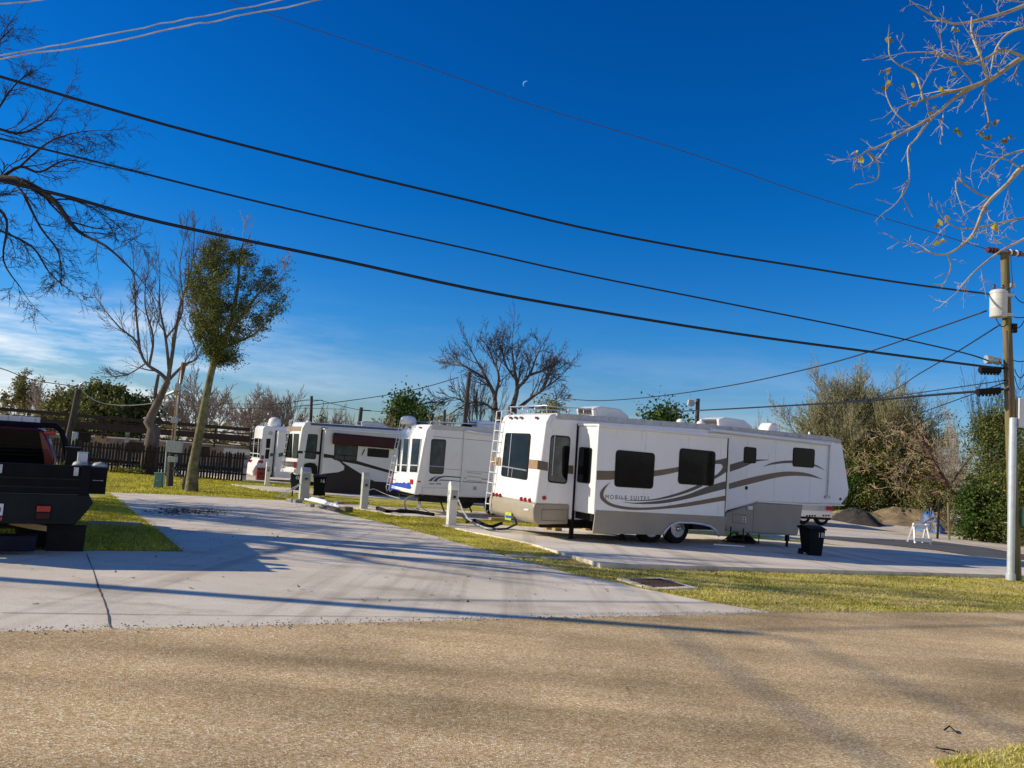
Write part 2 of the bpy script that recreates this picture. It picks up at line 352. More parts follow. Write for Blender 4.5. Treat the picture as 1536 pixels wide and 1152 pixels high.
for a,b in zip(road_edge,road_edge[1:]):
    for k in range(26): _re.append((a[0]+(b[0]-a[0])*k/26+random.gauss(0,.012),a[1]+(b[1]-a[1])*k/26+random.gauss(0,.022)))
edge_fine=_re+[road_edge[-1]]
L0=road_edge[0]; L1=road_edge[-1]
rdir=Vector((.866,.5)); 
road_poly=[(L0[0]-40*.86,L0[1]-40*.5)]+edge_fine+[(60,33),(60,-25),(-40,-29)]
drive_poly=[G(*p) for p in ((165,740),(200,770),(240,800),(275,830))]
q0,q1=G(275,830),G(130,829)
ex=Vector((q1[0]-q0[0],q1[1]-q0[1])).normalized()
drive_poly+= [(q0[0]+ex.x*22,q0[1]+ex.y*22),(L0[0]-20*.86,L0[1]-20*.5)]+[(x+.1,y-.2) for x,y in road_edge[:5]]+[road_edge[5]]
drive_poly+=[G(*p) for p in ((1068,907),(960,885),(918,875),(860,864),(747,833),(653,806),(580,787),(512,772),(480,758),(430,752),(300,745))]
lawn_poly=[(-60,50.5),(13,50.5),(9,34),(16,25),(22,21),(24,18),(10,10),(-60,-10)]
sheet('lawn',lawn_poly,'lawn',.012)
sheet('driveway',drive_poly,'conc',.03)
sheet('road',road_poly,'road',.042)
verge_poly=[G(1400,1156),G(1430,1151),G(1465,1144),G(1500,1138),G(1534,1133),G(1600,1120),(9.,7.6),(9,2),(2.6,2.),(2.4,3.6)]
sheet('grass_verge',verge_poly,'lawn',.06)
# camper pads: slabs with a real step
def slab(name,poly,h,thick=.16,up=()):
    a=[gp(x,y,h-thick) for x,y in poly]; b=[gp(x,y,up[i] if i<len(up) else h) for i,(x,y) in enumerate(poly)]
    mb=MB(); mb.prism(a,b); o=mb.build(name,'pad',bevel=.012); return struct(o)
def lin(p,az,t): return (p[0]+math.sin(R(az))*t,p[1]+math.cos(R(az))*t)
pA=G(900,843); pB=G(1510,861); pL=G(655,783)
pad1=[pA,pB,lin(pB,66,9),lin(lin(pB,66,9),-24,3.4),lin(pB,-24,5.6),G(1250,824),G(1000,812),G(860,806),G(740,794),G(690,787),G(660,789),G(700,799),G(790,817)]
RV1=Frame(808,730,20.285,62); RV2=Frame(628,740,27.5,62); RV3=Frame(446,700,39,62); RV4=Frame(390,690,50,62)
def wp(fr,x,y): p=fr.world(x,y,0); return (p.x,p.y)
pA=G(900,843,.13); pB=G(1510,861,.13)
pad1=[pA,pB,lin(pB,66,10),lin(lin(pB,66,10),-24,4.4),wp(RV1,9,4.0),wp(RV1,-.5,4.0),G(690,787),G(664,790),G(700,799),G(790,817)]
slab('concrete_pad',pad1,.06,up=(.11,.11,.08))
slab('concrete_pad',[wp(RV2,-1.2,-1.6),wp(RV2,26,-1.6),wp(RV2,26,3.4),wp(RV2,-2.4,3.4)],.05)
slab('concrete_pad',[wp(RV3,-1.6,-2.6),wp(RV3,32,-2.6),wp(RV3,32,3.4),wp(RV3,-2.6,3.4)],.05)
slab('concrete_pad',[wp(RV4,-1.6,-1.8),wp(RV4,13,-1.8),wp(RV4,13,3.6),wp(RV4,-2.6,3.6)],.08)
M['joint']=simple('joint_dirt',(.10,.08,.06),.95,var=.4,scale=20)
def joint(pts,w=.018):
    c=[Vector(gp(*G(x,y),.036)) for x,y in pts]; d=[]
    for a,b in zip(c,c[1:]):
        for k in range(6): d.append(a.lerp(b,k/6)+Vector((random.uniform(-.006,.006),random.uniform(-.006,.006),0)))
    d.append(c[-1]); L_=[];R_=[]
    for i,p in enumerate(d):
        t=(d[min(i+1,len(d)-1)]-d[max(i-1,0)]).normalized(); n=Vector((-t.y,t.x,0))*w*random.uniform(.3,.7); L_.append(p+n); R_.append(p-n)
    k=len(d); mb=MB(); mb.add(L_+R_,[(i,i+1,k+i+1,k+i) for i in range(k-1)]); o=mb.build('paving_joint','joint',fix=False)
    for pl in o.data.polygons:
        if pl.normal.z<0: pl.flip()
    return struct(o)
joint([(130,833),(150,892),(158,915),(166,948)],.012); joint([(275,830),(120,829),(0,826)],.02); joint([(0,925),(300,928),(600,930),(770,934)],.012); 
# second road beyond the pads
r2=[G(1120,786),G(1190,801),G(1230,808),G(1400,825),G(1512,843),G(1536,847),(60,38)]
r2b=[(60,50),G(1536,832),G(1480,822),G(1400,812),G(1236,799),G(1120,776)]
sheet('back_road',r2+r2b,'asph',.02)
# ------------------------------------------------------------------ generic decal / window helpers on the trailers' walls
def rounded(pts,r):
    out=[]; n=len(pts)
    for i in range(n):
        p=Vector(pts[i]); a=Vector(pts[i-1]); b=Vector(pts[(i+1)%n])
        da=(a-p); db=(b-p); ra=min(r,da.length*.45); rb=min(r,db.length*.45)
        A=p+da.normalized()*ra; B=p+db.normalized()*rb
        for k in range(5):
            t=k/4; out.append(A*(1-t)**2+p*2*t*(1-t)+B*t*t)
    return out
def panel(mb,pts,nrm,t0,t1):
    nrm=Vector(nrm); mb.prism([Vector(p)+nrm*t0 for p in pts],[Vector(p)+nrm*t1 for p in pts])
def side_pts(fr,zf,pts,off): return [fr.side(zf(*p),off) for p in pts]
def rear_pts(fr,zf,pts,x0,k): return [fr.rear(zf(*p),x0,k) for p in pts]
SN=(0,-1,0); RN=(-1,0,0)
def window(parent,pts,nrm,glassm='glass',r=.09,frame=.035,bars=(),barm='alu',framem='black'):
    c=sum((Vector(p) for p in pts),Vector())/len(pts)
    mb=MB(); panel(mb,rounded(pts,r),nrm,-.03,.014); w=mb.build('window',framem,parent,smooth=False)
    def sh(p):
        p=Vector(p); d=(p-c); return p-d.normalized()*frame*1.3
    mb=MB(); panel(mb,rounded([sh(p) for p in pts],r*.8),nrm,-.02,.018); mb.build('pane',glassm,w)
    for (a,b,wd) in bars:              # a,b in bilinear (u,v) of the quad
        def bl(u,v): return (Vector(pts[0])*(1-u)+Vector(pts[1])*u)*(1-v)+(Vector(pts[3])*(1-u)+Vector(pts[2])*u)*v
        mb=MB(); mb.tube([bl(*a)+Vector(nrm)*.02,bl(*b)+Vector(nrm)*.02],wd,4); mb.build('window_bar',barm,w)
    return w
def ribbon(parent,name,fr,zf,pts,off,mat,t=.004,rear=None):
    p=side_pts(fr,zf,pts,off) if rear is None else rear_pts(fr,zf,pts,*rear)
    n=SN if rear is None else RN
    mb=MB(); panel(mb,p,n,-.002,t); return mb.build(name,mat,parent)
def smoothline(pts,n=6):              # Catmull-Rom through pixel points
    out=[]; P=[pts[0]]+list(pts)+[pts[-1]]
    for i in range(1,len(P)-2):
        for k in range(n):
            t=k/n; a,b,c,d=P[i-1],P[i],P[i+1],P[i+2]
            out.append(tuple(.5*((2*b[j])+(-a[j]+c[j])*t+(2*a[j]-5*b[j]+4*c[j]-d[j])*t*t+(-a[j]+3*b[j]-3*c[j]+d[j])*t**3) for j in (0,1)))
    out.append(pts[-1]); return out
def band(parent,name,fr,zf,top,bot,off,mat,t=.004):
    a=side_pts(fr,zf,smoothline(top),off); b=side_pts(fr,zf,smoothline(bot),off); m=min(len(a),len(b))
    def res(l,k):
        return [l[int(round(i*(len(l)-1)/(k-1)))] for i in range(k)]
    k=max(len(a),len(b)); a=res(a,k); b=res(b,k); mb=MB(); nn=Vector(SN)
    va=[p+nn*t for p in a]+[p+nn*t for p in b]
    mb.add(va,[(i,i+1,k+i+1,k+i) for i in range(k-1)]); return mb.build(name,mat,parent)
def wheel(parent,x,y,z,r,w=.24,facing=-1,name='wheel',rim='chrome'):
    mb=MB(); h=w/2; f=facing
    mb.lathe([(r*.56,-h),(r*.86,-h),(r*.96,-h*.8),(r,-h*.45),(r,h*.45),(r*.96,h*.8),(r*.86,h),(r*.56,h)],(x,y,z),'y',36)
    t=mb.build(name,'rubber',parent,smooth='auto')
    mb=MB(); mb.lathe([(r*.57,f*(h+.004)),(r*.53,f*(h+.006)),(r*.50,f*h*.45),(r*.40,f*h*.3),(r*.26,f*h*.55),(r*.16,f*(h+.01)),(r*.15,f*(h+.05)),(r*.07,f*(h+.06))],(x,y,z),'y',32)
    rm=mb.build('rim',rim,t,smooth='auto')
    if parent.name.startswith('fifth_wheel_trailer') and f<0 and rim=='chrome':
        for k in range(8):
            a=2*math.pi*k/8; cx,cz=x+r*.40*math.cos(a),z+r*.40*math.sin(a)
            mb=MB(); mb.lathe([(r*.065,f*(h*.3)),(r*.065,f*(h*.45+.004))],(cx,y,cz),'y',10); mb.build('rim_hole','black',rm)
    return t
def ladder(parent,pa,pb,n,off=.12,w=.36,mat='whitep',hook=True):
    # pa top-left rail point, pb bottom; local coords, rails spread along y
    pa,pb=Vector(pa),Vector(pb); s=Vector((0,w,0)); o=Vector((-off,0,0))
    mb=MB()
    for sd in (Vector((0,0,0)),s):
        pts=[pa+sd+Vector((.35,0,.06)),pa+sd+Vector((.1,0,.16)),pa+sd+o+Vector((0,0,.10)),pa+sd+o,pb+sd+o,pb+sd+o*.6+Vector((0,0,-.12)),pb+sd+Vector((0,0,-.05))]
        mb.tube(pts,.018,6)
    ld=mb.build('ladder',mat,parent,smooth=True)
    for i in range(n):
        t=(i+.5)/n; p=pa.lerp(pb,t)+o; m2=MB(); m2.tube([p,p+s],.015,5); m2.build('rung',mat,ld,smooth=True)
def roof_ac(parent,x0,x1,y0,y1,z0,h,mat='whitep'):
    mb=MB(); mb.prism_y([(x0+.05,z0),(x1-.02,z0),(x1,z0+h*.35),(x1-.25*(x1-x0),z0+h*.9),(x0+.2*(x1-x0),z0+h),(x0,z0+h*.75)],y0,y1)
    a=mb.build('air_conditioner',mat,parent,bevel=.04)
    mb=MB()
    for k in range(9):
        z=z0+h*(.22+.07*k*.9); mb.box(x0-.012,x0+.01,y0+.1,y1-.1,z,z+h*.025)
    mb.build('air_vent','black',a); return a
def dome(parent,x,y,z,r,h,name='satellite_dome',mat='whitep'):
    mb=MB(); mb.lathe([(r*.85,0),(r,h*.15),(r*.98,h*.5),(r*.85,h*.78),(r*.55,h*.95),(r*.15,h)],(x,y,z),'z',24); return mb.build(name,mat,parent,smooth=True)
# ================================================================== TRAILER 1
z1=zm(720,580,4.268); z2=zm(980,580,4.114); z3=zm(880,640,4.042)
X0,K1=-.147,.079
t1=thing('fifth_wheel_trailer','large white fifth wheel trailer with brown swooshes and MOBILE SUITES lettering, nearest of the row','camper trailer',(RV1.ox,RV1.oy,RV1.z0),RV1.rz,'camper trailers parked on the pads')
W1=2.58; S1=-.95
top=3.36
body=[(-.03,.93),(.14,3.12),(.2,3.27),(.32,3.33),(5.5,3.42),(11.1,3.42),(11.6,3.34),(11.72,3.22),(12.13,1.72),(12.08,1.5),(11.75,1.2),(9.95,1.18),(7.9,1.18),(6.5,.86),(6.4,.55),(1.0,.55),(1.0,.93)]
mb=MB(); mb.prism_y(body,0,W1); bd=mb.build('body','rv_white',t1,bevel=.07)
# rear cap (fibreglass) just proud of the wall
mb=MB(); mb.prism_y([(-.07,.95),(.10,3.10),(.2,3.30),(.30,3.335),(.42,3.335),(.36,2.9),(.30,.95)],-.012,W1+.012); mb.build('rear_cap','rv_cap',t1,bevel=.06)
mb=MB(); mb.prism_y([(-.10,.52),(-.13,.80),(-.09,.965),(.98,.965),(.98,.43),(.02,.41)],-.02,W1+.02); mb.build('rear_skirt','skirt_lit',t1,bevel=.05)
# storage door seam on the rear skirt
def seam(parent,pts,mat='brownd',w=.006,name='door_seam'):
    mb=MB(); mb.tube(pts,w,4); return mb.build(name,mat,parent)
sk=[RV1.side(z1(*p),-.021) for p in ((398,785),(560,790),(553,862),(392,855),(398,785))]
seam(t1,sk)
# roof trim along the wall
mb=MB(); mb.prism_y([(.42,3.20),(1.15,3.22),(5.9,3.30),(11.05,3.30),(11.5,3.24),(11.62,3.30),(11.55,3.375),(11.1,3.445),(5.5,3.445),(.42,3.355)],-.03,.05); mb.build('roof_trim','trim',t1,bevel=.012)
mb=MB(); mb.prism_y([(.45,3.34),(5.5,3.43),(11.1,3.43),(11.1,3.455),(5.5,3.455),(.45,3.365)],.05,W1-.05); mb.build('roof_membrane','trim',t1)
# grey lower front
gp1=[RV1.side(z2(*p),0) for p in ((445,780),(640,712),(780,722),(925,728),(905,850),(893,915),(880,921),(450,895),(440,860))]
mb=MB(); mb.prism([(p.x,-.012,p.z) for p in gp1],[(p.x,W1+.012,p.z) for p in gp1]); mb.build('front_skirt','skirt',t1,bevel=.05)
seam(t1,[RV1.side(z2(*p),-.014) for p in ((490,785),(570,790),(568,845),(488,838),(490,785))],'brownd')
seam(t1,[RV1.side(z2(*p),-.014) for p in ((622,722),(612,900))],'brownd')
mb=MB(); panel(mb,side_pts(RV1,z2,[(552,803),(570,804),(569,838),(551,837)],-.012),SN,0,.01); mb.build('outlet_cover','whitep',t1)
mb=MB(); panel(mb,side_pts(RV1,z2,[(556,808),(566,809),(565,819),(556,818)],-.024),SN,0,.006); panel(mb,side_pts(RV1,z2,[(556,824),(566,825),(565,834),(556,833)],-.024),SN,0,.006); mb.build('outlet','black',t1)
mb=MB(); p=RV1.side(z2(593,747),-.02); mb.box(p.x-.1,p.x+.1,-.07,-.012,p.z-.06,p.z+.05); mb.build('entry_light','whitep',t1,bevel=.02)
mb=MB(); mb.prism_y([(p.x,p.z) for p in side_pts(RV1,z2,[(635,704),(925,722),(1172,728),(1172,735),(925,730),(635,712)],0)],-.03,-.005); mb.build('trim_moulding','alu',t1)
# underbody
mb=MB(); mb.box(.3,9.2,.25,.40,.30,.55); mb.box(.3,9.2,W1-.4,W1-.25,.30,.55); mb.box(.9,6.3,.1,W1-.1,.50,.60)
for x in (2.2,3.2,5.4,6.2): mb.box(x,x+.08,.1,W1-.1,.32,.5)
mb.tube([(3.7,.1,.3),(3.7,W1-.1,.3)],.06,8); mb.tube([(4.75,.1,.3),(4.75,W1-.1,.3)],.06,8)
mb.build('chassis','under',t1)
for x,px in ((3.68,0),(4.62,0)):
    wheel(t1,x,-.04,.36,.435,.26); wheel(t1,x,W1-.1,.36,.435,facing=1)
# slide-out
sl0=RV1.side((898,645),S1).x; sl1=RV1.side((1092,662),S1).x
mb=MB(); zsk=min(RV1.side(z3(55,505),S1).z,RV1.side(z3(845,545),S1).z)-.03; mb.box(sl0,sl1,S1,.05,zsk,3.08); so=mb.build('slide_out','rv_white',t1,bevel=.03)
arch=[RV1.side(z3(*p),S1) for p in ((462,655),(478,625),(500,600),(530,583),(560,577),(640,580),(700,588),(745,600),(775,622),(800,660))]
mk=[RV1.side(z3(*p),S1) for p in ((36,648),(55,505),(845,545),(833,660))]
sp=[mk[0],mk[1],mk[2],mk[3]]+[arch[i] for i in range(len(arch)-1,-1,-1)]
mb=MB(); mb.prism([(p.x,S1-.006,p.z) for p in sp],[(p.x,S1+.03,p.z) for p in sp]); mb.build('slide_skirt','skirt',so)
mb=MB(); mb.tube([(p.x,S1-.02,p.z-.01) for p in arch],.035,8); mb.build('wheel_arch_trim','alu',so,smooth=True)
mb=MB(); mb.box(sl0-.04,sl1+.05,S1-.045,.05,3.08,3.13); mb.tube([(sl0-.05,S1-.05,3.09),(sl1+.06,S1-.05,3.09)],.04,8); mb.build('slide_topper','rv_cap',so,smooth='auto')
mb=MB(); mb.tube([RV1.side(z2(467,398),S1-.02),RV1.side(z2(447,770),S1-.02)],.02,6); mb.build('corner_trim','alu',so)
mb=MB(); mb.box(sl1+.005,sl1+.03,S1,.0,.97,3.05); mb.build('slide_seal','black',so)
mb=MB(); mb.box(sl0-.06,sl0+.02,-.016,-.0,.55,3.13); mb.build('slide_opening','black',t1)
mb=MB(); mb.box(sl0+.05,sl1-.05,S1+.12,.0,.60,.93); mb.build('slide_underside','black',so)
for x in (1.7,4.9): 
    mb=MB(); mb.box(x,x+.1,S1+.05,.3,.80,.92); mb.build('slide_rail','under',t1)
# windows
window(t1,rear_pts(RV1,z1,[(165,295),(325,300),(300,598),(135,570)],X0-.01,K1),RN,'glass',.1,bars=[((0.02,.78),(.98,.80),.018),((.28,.02),(.30,.98),.012),((.45,.78),(.45,.98),.012)])
window(t1,side_pts(RV1,z1,[(452,308),(580,318),(556,625),(430,612)],0),SN,'glassb',.12,bars=[((.2,.0),(.2,.85),.012)])
mb=MB(); q=side_pts(RV1,z1,[(525,375),(575,380),(556,610),(520,560)],0); panel(mb,rounded(q,.1),SN,.0185,.022); mb.build('curtain','glass',t1)
window(t1,[RV1.rear(z1(*p),sl0,0) for p in [(638,385),(720,392),(705,622),(622,612)]],RN,'glass',.08)
for q in ([(870,403),(1120,426),(1106,655),(858,640)],): window(so,side_pts(RV1,z1,q,S1),SN,'glass',.12)
window(so,side_pts(RV1,z2,[(162,378),(384,400),(372,614),(150,600)],S1),SN,'glass',.12)
window(t1,side_pts(RV1,z2,[(560,369),(636,377),(632,474),(555,470)],0),SN,'glass',.08)
window(t1,side_pts(RV1,z2,[(862,374),(996,385),(991,502),(858,492)],0),SN,'glass',.09)
# swooshes on the slide
OS=S1-.001
band(so,'swoosh',RV1,z3,[(60,266),(140,268),(172,266)],[(60,323),(140,322),(172,318)],OS,'brown')
band(so,'swoosh',RV1,z3,[(405,266),(470,258),(560,244)],[(405,301),(470,292),(560,272)],OS,'brown')
band(so,'swoosh',RV1,z3,[(775,206),(810,198),(853,189)],[(775,228),(815,228),(853,262)],OS,'brownd')
band(so,'swoosh',RV1,z3,[(818,228),(824,248),(800,280),(770,300)],[(853,262),(853,268),(815,295),(768,322)],OS,'brownd')
band(so,'swoosh',RV1,z3,[(150,328),(118,368),(102,405),(112,437),(165,470),(280,489),(430,486),(600,462),(845,417)],[(150,331),(98,372),(79,410),(93,448),(150,484),(250,503),(400,503),(600,485),(842,447)],OS,'brown')
band(so,'swoosh',RV1,z3,[(215,455),(300,461),(450,447),(600,415),(740,360),(850,328)],[(215,456),(300,468),(450,466),(600,440),(750,400),(845,376)],OS,'brownd')
band(so,'swoosh',RV1,z3,[(230,446),(380,442),(500,417),(600,385),(680,350)],[(230,448),(380,449),(500,431),(620,396),(705,360)],OS,'brownd')
# and on the wall ahead of it
band(t1,'swoosh',RV1,z3,[(868,230),(950,207),(1030,199),(1112,200)],[(868,274),(950,245),(1030,212),(1112,202)],-.001,'brownd')
band(t1,'swoosh',RV1,z3,[(1070,243),(1130,217),(1245,205),(1380,228),(1446,266)],[(1070,244),(1130,229),(1245,221),(1380,240),(1446,267)],-.001,'brownd')
band(t1,'swoosh',RV1,z3,[(862,345),(1000,307),(1150,278),(1250,272),(1350,285),(1430,318)],[(862,379),(1000,345),(1150,309),(1250,298),(1350,303),(1430,319)],-.001,'brown')
# tan band round the rear corner
ribbon(t1,'stripe',RV1,z1,[(72,448),(134,452),(132,506),(70,500)],0,'tan',rear=(X0-.012,K1))
ribbon(t1,'stripe',RV1,z1,[(316,465),(372,470),(368,528),(310,522)],0,'tan',rear=(X0-.012,K1))
ribbon(t1,'stripe',RV1,z1,[(370,470),(436,484),(434,540),(366,529)],-.013,'brown')
ribbon(t1,'stripe',RV1,z1,[(566,503),(598,506),(596,560),(562,555)],-.001,'brown')
q=RV1.side(z3(112,421),S1-.003)
text_part('lettering','MOBILE SUITES',.155,'ink',so,(q.x,S1-.004,q.z-.07),(1,0,-.005),(0,0,1),.001,spacing=1.45)
ribbon(so,'lettering_underline',RV1,z3,[(190,432),(252,436),(252,438),(190,434)],OS,'ink')
for x_ in (7.4,8.6,10.2): seam(t1,[(x_,-.001,1.25),(x_,-.001,3.22)],'ped',.004,'panel_seam')
for x_ in (2.7,4.2): seam(so,[(x_,S1-.001,1.05),(x_,S1-.001,3.0)],'ped',.004,'panel_seam')
# details
mb=MB(); p=RV1.side(z1(484,245),0); mb.lathe([(.17,-.03),(.17,.0),(.0001,.0)][:2],(p.x,-.0,p.z),'y',24); mb.build('speaker_cover','rv_cap',t1,bevel=.01)
for lx,ly in ((85,690),(106,692),(128,696),(263,718),(288,722),(316,727)):
    p=RV1.rear(z1(lx,ly),X0-.015,K1); mb=MB(); mb.lathe([(.04,-.03),(.055,-.015),(.06,.02)],(p.x,p.y,p.z),'x',16); mb.build('tail_light','red',t1,smooth='auto')
for lx,ly in ((113,203),(196,200),(229,199),(263,199),(362,200)):
    p=RV1.rear(z1(lx,ly),X0+.0,K1); mb=MB(); mb.box(p.x-.035,p.x+.03,p.y-.05,p.y+.05,p.z-.03,p.z+.035); mb.build('marker_light','brownins',t1,bevel=.01)
p=RV1.side(z1(409,712),0); mb=MB(); mb.lathe([(.055,-.03),(.06,0)],(p.x,-.012,p.z),'y',16); mb.build('side_reflector','red',t1)
pq=rear_pts(RV1,z1,[(163,800),(203,806),(200,857),(161,850)],-.14,0); mb=MB(); panel(mb,pq,RN,0,.01); pl=mb.build('number_plate','yel',t1)
pq=rear_pts(RV1,z1,[(165,822),(200,828),(199,842),(164,838)],-.152,0); mb=MB(); panel(mb,pq,RN,0,.003); mb.build('plate_emblem','bluebr',pl)
pq=rear_pts(RV1,z1,[(282,780),(312,783),(311,794),(281,791)],-.135,0); mb=MB(); panel(mb,pq,RN,0,.006); mb.build('reflector_strip','whitep',t1)
pt=RV1.rear(z1(96,170),X0,K1); ladder(t1,(pt.x,2.42,3.30),(-.05,2.42,.55),9,.10,.33)
# roof rails at the back
mb=MB(); zr=3.56
mb.tube([(.25,.25,3.33),(.25,.25,zr),(.25,2.4,zr),(.5,2.45,zr),(2.3,2.45,zr+.05),(2.5,2.45,3.4)],.016,6)
mb.tube([(.25,.25,zr-.01),(.5,.2,zr-.02),(1.8,.2,zr+.02),(1.9,.2,3.38)],.016,6)
for y in (.9,1.6,2.3): mb.tube([(.25,y,3.33),(.25,y,zr)],.012,5)
for x in (.9,1.4): mb.tube([(x,.2,3.35),(x,.2,zr)],.012,5); mb.tube([(x,2.45,3.35),(x,2.45,zr)],.012,5)
mb.build('roof_rail','alu',t1,smooth=True)
roof_ac(t1,2.15,3.45,.85,1.75,3.40,.34); roof_ac(t1,7.0,8.5,.9,1.8,3.44,.36)
mb=MB(); mb.prism_y([(9.0,3.44),(9.45,3.44),(9.45,3.62),(9.35,3.76),(9.15,3.76),(9.02,3.6)],.7,1.2); mb.build('satellite_dome','whitep',t1,bevel=.07)
for x in (5.2,6.0,10.8): dome(t1,x,.6,3.44,.13 if x<7 else .04,.14,'vent_cap')
# awning rail, arm and small bits
mb=MB(); a=RV1.side(z2(362,268),-.06); b=RV1.side(z2(1092,352),-.06); mb.tube([(a.x,-.07,a.z),(b.x,-.07,b.z)],.065,10); mb.tube([(a.x-.06,-.07,a.z),(a.x+.04,-.07,a.z)],.08,10); aw=mb.build('awning_roll','rv_cap',t1,smooth='auto')
mb=MB(); a=RV1.side(z2(1090,355),-.04); b=RV1.side(z2(1074,680),-.04); mb.tube([a,b],.022,6); mb.build('awning_arm','galv',t1)
mb=MB(); mb.box(b.x-.1,b.x+.12,-.06,0,b.z-.05,b.z+.04); mb.build('arm_bracket','galv',t1)
for q,zf,s_ in (((725,440),z2,.12),((573,625),z2,.05)):
    p=RV1.side(zf(*q),0); mb=MB(); mb.box(p.x-s_,p.x+s_,-.02,0,p.z-s_,p.z+s_); mb.build('vent_cover','rv_cap' if s_>.1 else 'black',t1,bevel=.01)
p=RV1.side(z2(1153,693),0); mb=MB(); mb.lathe([(.05,-.02),(.05,0)],(p.x,0,p.z),'y',14); mb.build('marker_light','brownins',t1)
mb=MB(); mb.prism_y([(9.9,1.17),(11.72,1.18),(11.74,1.235),(9.9,1.225)],-.02,0); mb.build('nose_moulding','trim',t1)
# landing legs, step, jacks
for y in (.15,W1-.25):
    mb=MB(); mb.box(9.42,9.52,y,y+.10,-.02,.5); mb.box(9.37,9.57,y-.04,y+.14,-.235,-.215); mb.box(9.44,9.50,y+.02,y+.08,-.22,0); mb.build('landing_leg','under',t1)
for x in (1.15,2.85): 
    mb=MB(); mb.box(x,x+.09,.1,.2,.02,.5); mb.box(x-.06,x+.15,.05,.25,.0,.03); mb.build('stabiliser_jack','under',t1)
mb=MB(); mb.box(6.62,7.2,-.25,.0,.06,.085); mb.box(6.64,6.67,-.2,-.17,.08,.45); mb.box(7.15,7.18,-.2,-.17,-.0,.4); mb.box(6.7,7.3,.0,.05,.30,.33); mb.build('entry_step','under',t1)
mb=MB(); mb.tube([(10.5,1.29,1.2),(10.45,1.29,.95),(11.0,1.29,.72),(11.15,1.29,.62)],.09,8); mb.box(10.2,10.9,1.0,1.6,1.0,1.2); mb.build('hitch_pin_box','black',t1)
# ================================================================== TRAILER 2
zb=zm(540,600,5.76); za=zm(630,700,13.96)
t2=thing('travel_trailer','white trailer with three tall rear windows and blue side stripes, second nearest','camper trailer',(RV2.ox,RV2.oy,RV2.z0),RV2.rz,'camper trailers parked on the pads')
X2,K2=-.18,.10; W2=2.5
rp=lambda z:X2+K2*z
h2=RV2.side((641,637),0).z
mb=MB(); mb.prism_y([(rp(.72),.72),(rp(h2-.25),h2-.25),(rp(h2)+.08,h2-.06),(rp(h2)+.2,h2),(9,h2+.12),(9,.66),(1.6,.66)],0,W2); mb.build('body','rv_cream',t2,bevel=.06)
mb=MB(); mb.prism_y([(rp(.72)-.06,.70),(rp(1.3)-.05,1.3),(rp(h2-.2)-.012,h2-.2),(rp(h2)+.12,h2+.02),(rp(h2)+.35,h2+.02),(.22,1.2),(.05,.70)],-.012,W2+.012); mb.build('rear_cap','rv_cap',t2,bevel=.06)
mb=MB(); mb.prism_y([(.3,h2-.16),(9,h2-.04),(9,h2+.14),(.3,h2+.02)],-.02,.03); mb.build('roof_trim','ped',t2)
R2=(X2-.05,K2)
for q in ([(343,335),(361,335),(341,622),(318,622)],[(384,330),(428,330),(405,627),(357,624)],[(456,328),(530,330),(496,630),(430,627)]):
    window(t2,rear_pts(RV2,zb,q,*R2),RN,'glass',.06,.02,bars=[((0,.79),(1,.79),.02)],barm='whitep',framem='whitep')
window(t2,side_pts(RV2,zb,[(615,335),(746,342),(720,641),(597,636)],0),SN,'glassg',.1,.03,bars=[((0,.78),(1,.79),.02)],barm='alu')
for q in ([(263,668),(288,670),(284,716),(260,714)],[(438,684),(463,686),(460,729),(434,727)]):
    mb=MB(); panel(mb,rear_pts(RV2,zb,q,*R2),RN,0,.03); mb.build('tail_light','red',t2,bevel=.01)
# painted blue treeline graphic on the cap
pts=[(262,735)]+[(270+i*11,728-(14 if i%3==1 else (4 if i%3==0 else 9))-random.uniform(0,8)) for i in range(16)]+[(446,760),(425,782),(380,776),(330,782),(262,770)]
ribbon(t2,'painted_graphic',RV2,zb,pts,0,'bluebr',rear=(X2-.052,K2))
for q in ((375,237),(432,236),(523,238)):
    p=RV2.rear(zb(*q),X2-.0,K2); mb=MB(); mb.box(p.x-.05,p.x+.02,p.y-.05,p.y+.05,p.z-.03,p.z+.03); mb.build('marker_light','brownins',t2)
ribbon(t2,'side_reflector',RV2,zb,[(497,698),(524,700),(523,712),(496,710)],0,'red',.02)
for k,q in enumerate(([(170,300),(235,240),(330,200),(400,190),(340,215),(290,250),(240,310)],[(270,305),(330,240),(400,205),(520,190),(870,215),(870,235),(520,215),(440,235),(390,260),(345,315)],[(380,315),(430,268),(660,285),(960,310),(1480,342),(1480,354),(960,325),(650,300),(430,290)],[(930,232),(970,234),(970,248),(930,246)],[(1290,250),(1480,262),(1480,276),(1290,266)],[(520,42),(870,68),(870,74),(520,48)],[(940,84),(1480,122),(1480,128),(940,90)])):
    ribbon(t2,'stripe',RV2,za,q,-.001,'blue')
for i,(a,b) in enumerate(((195,225),(232,262),(268,300),(330,352),(358,392),(398,440))):
    ribbon(t2,'lettering',RV2,za,[(a,345+i%2*3),(b,348),(b-3,372),(a+2,368+i%2*3)],-.001,'brownd')
seam(t2,[RV2.side(za(*p),-.004) for p in ((20,440),(640,450))],'hose'); seam(t2,[RV2.side(zb(*p),-.004) for p in ((600,310),(1160,360))],'hose',.01)
seam(t2,[RV2.side(zb(*p),-.004) for p in ((560,235),(530,640),(540,830))],'hose')
mb=MB(); mb.tube([RV2.side(zb(908,265),-.05),RV2.side(zb(872,800),-.05)],.035,6); mb.build('awning_arm','whitep',t2)
mb=MB(); mb.tube([RV2.side(zb(905,268),-.06),RV2.side(zb(1150,300),-.06)],.05,8); mb.build('awning_roll','whitep',t2,smooth=True)
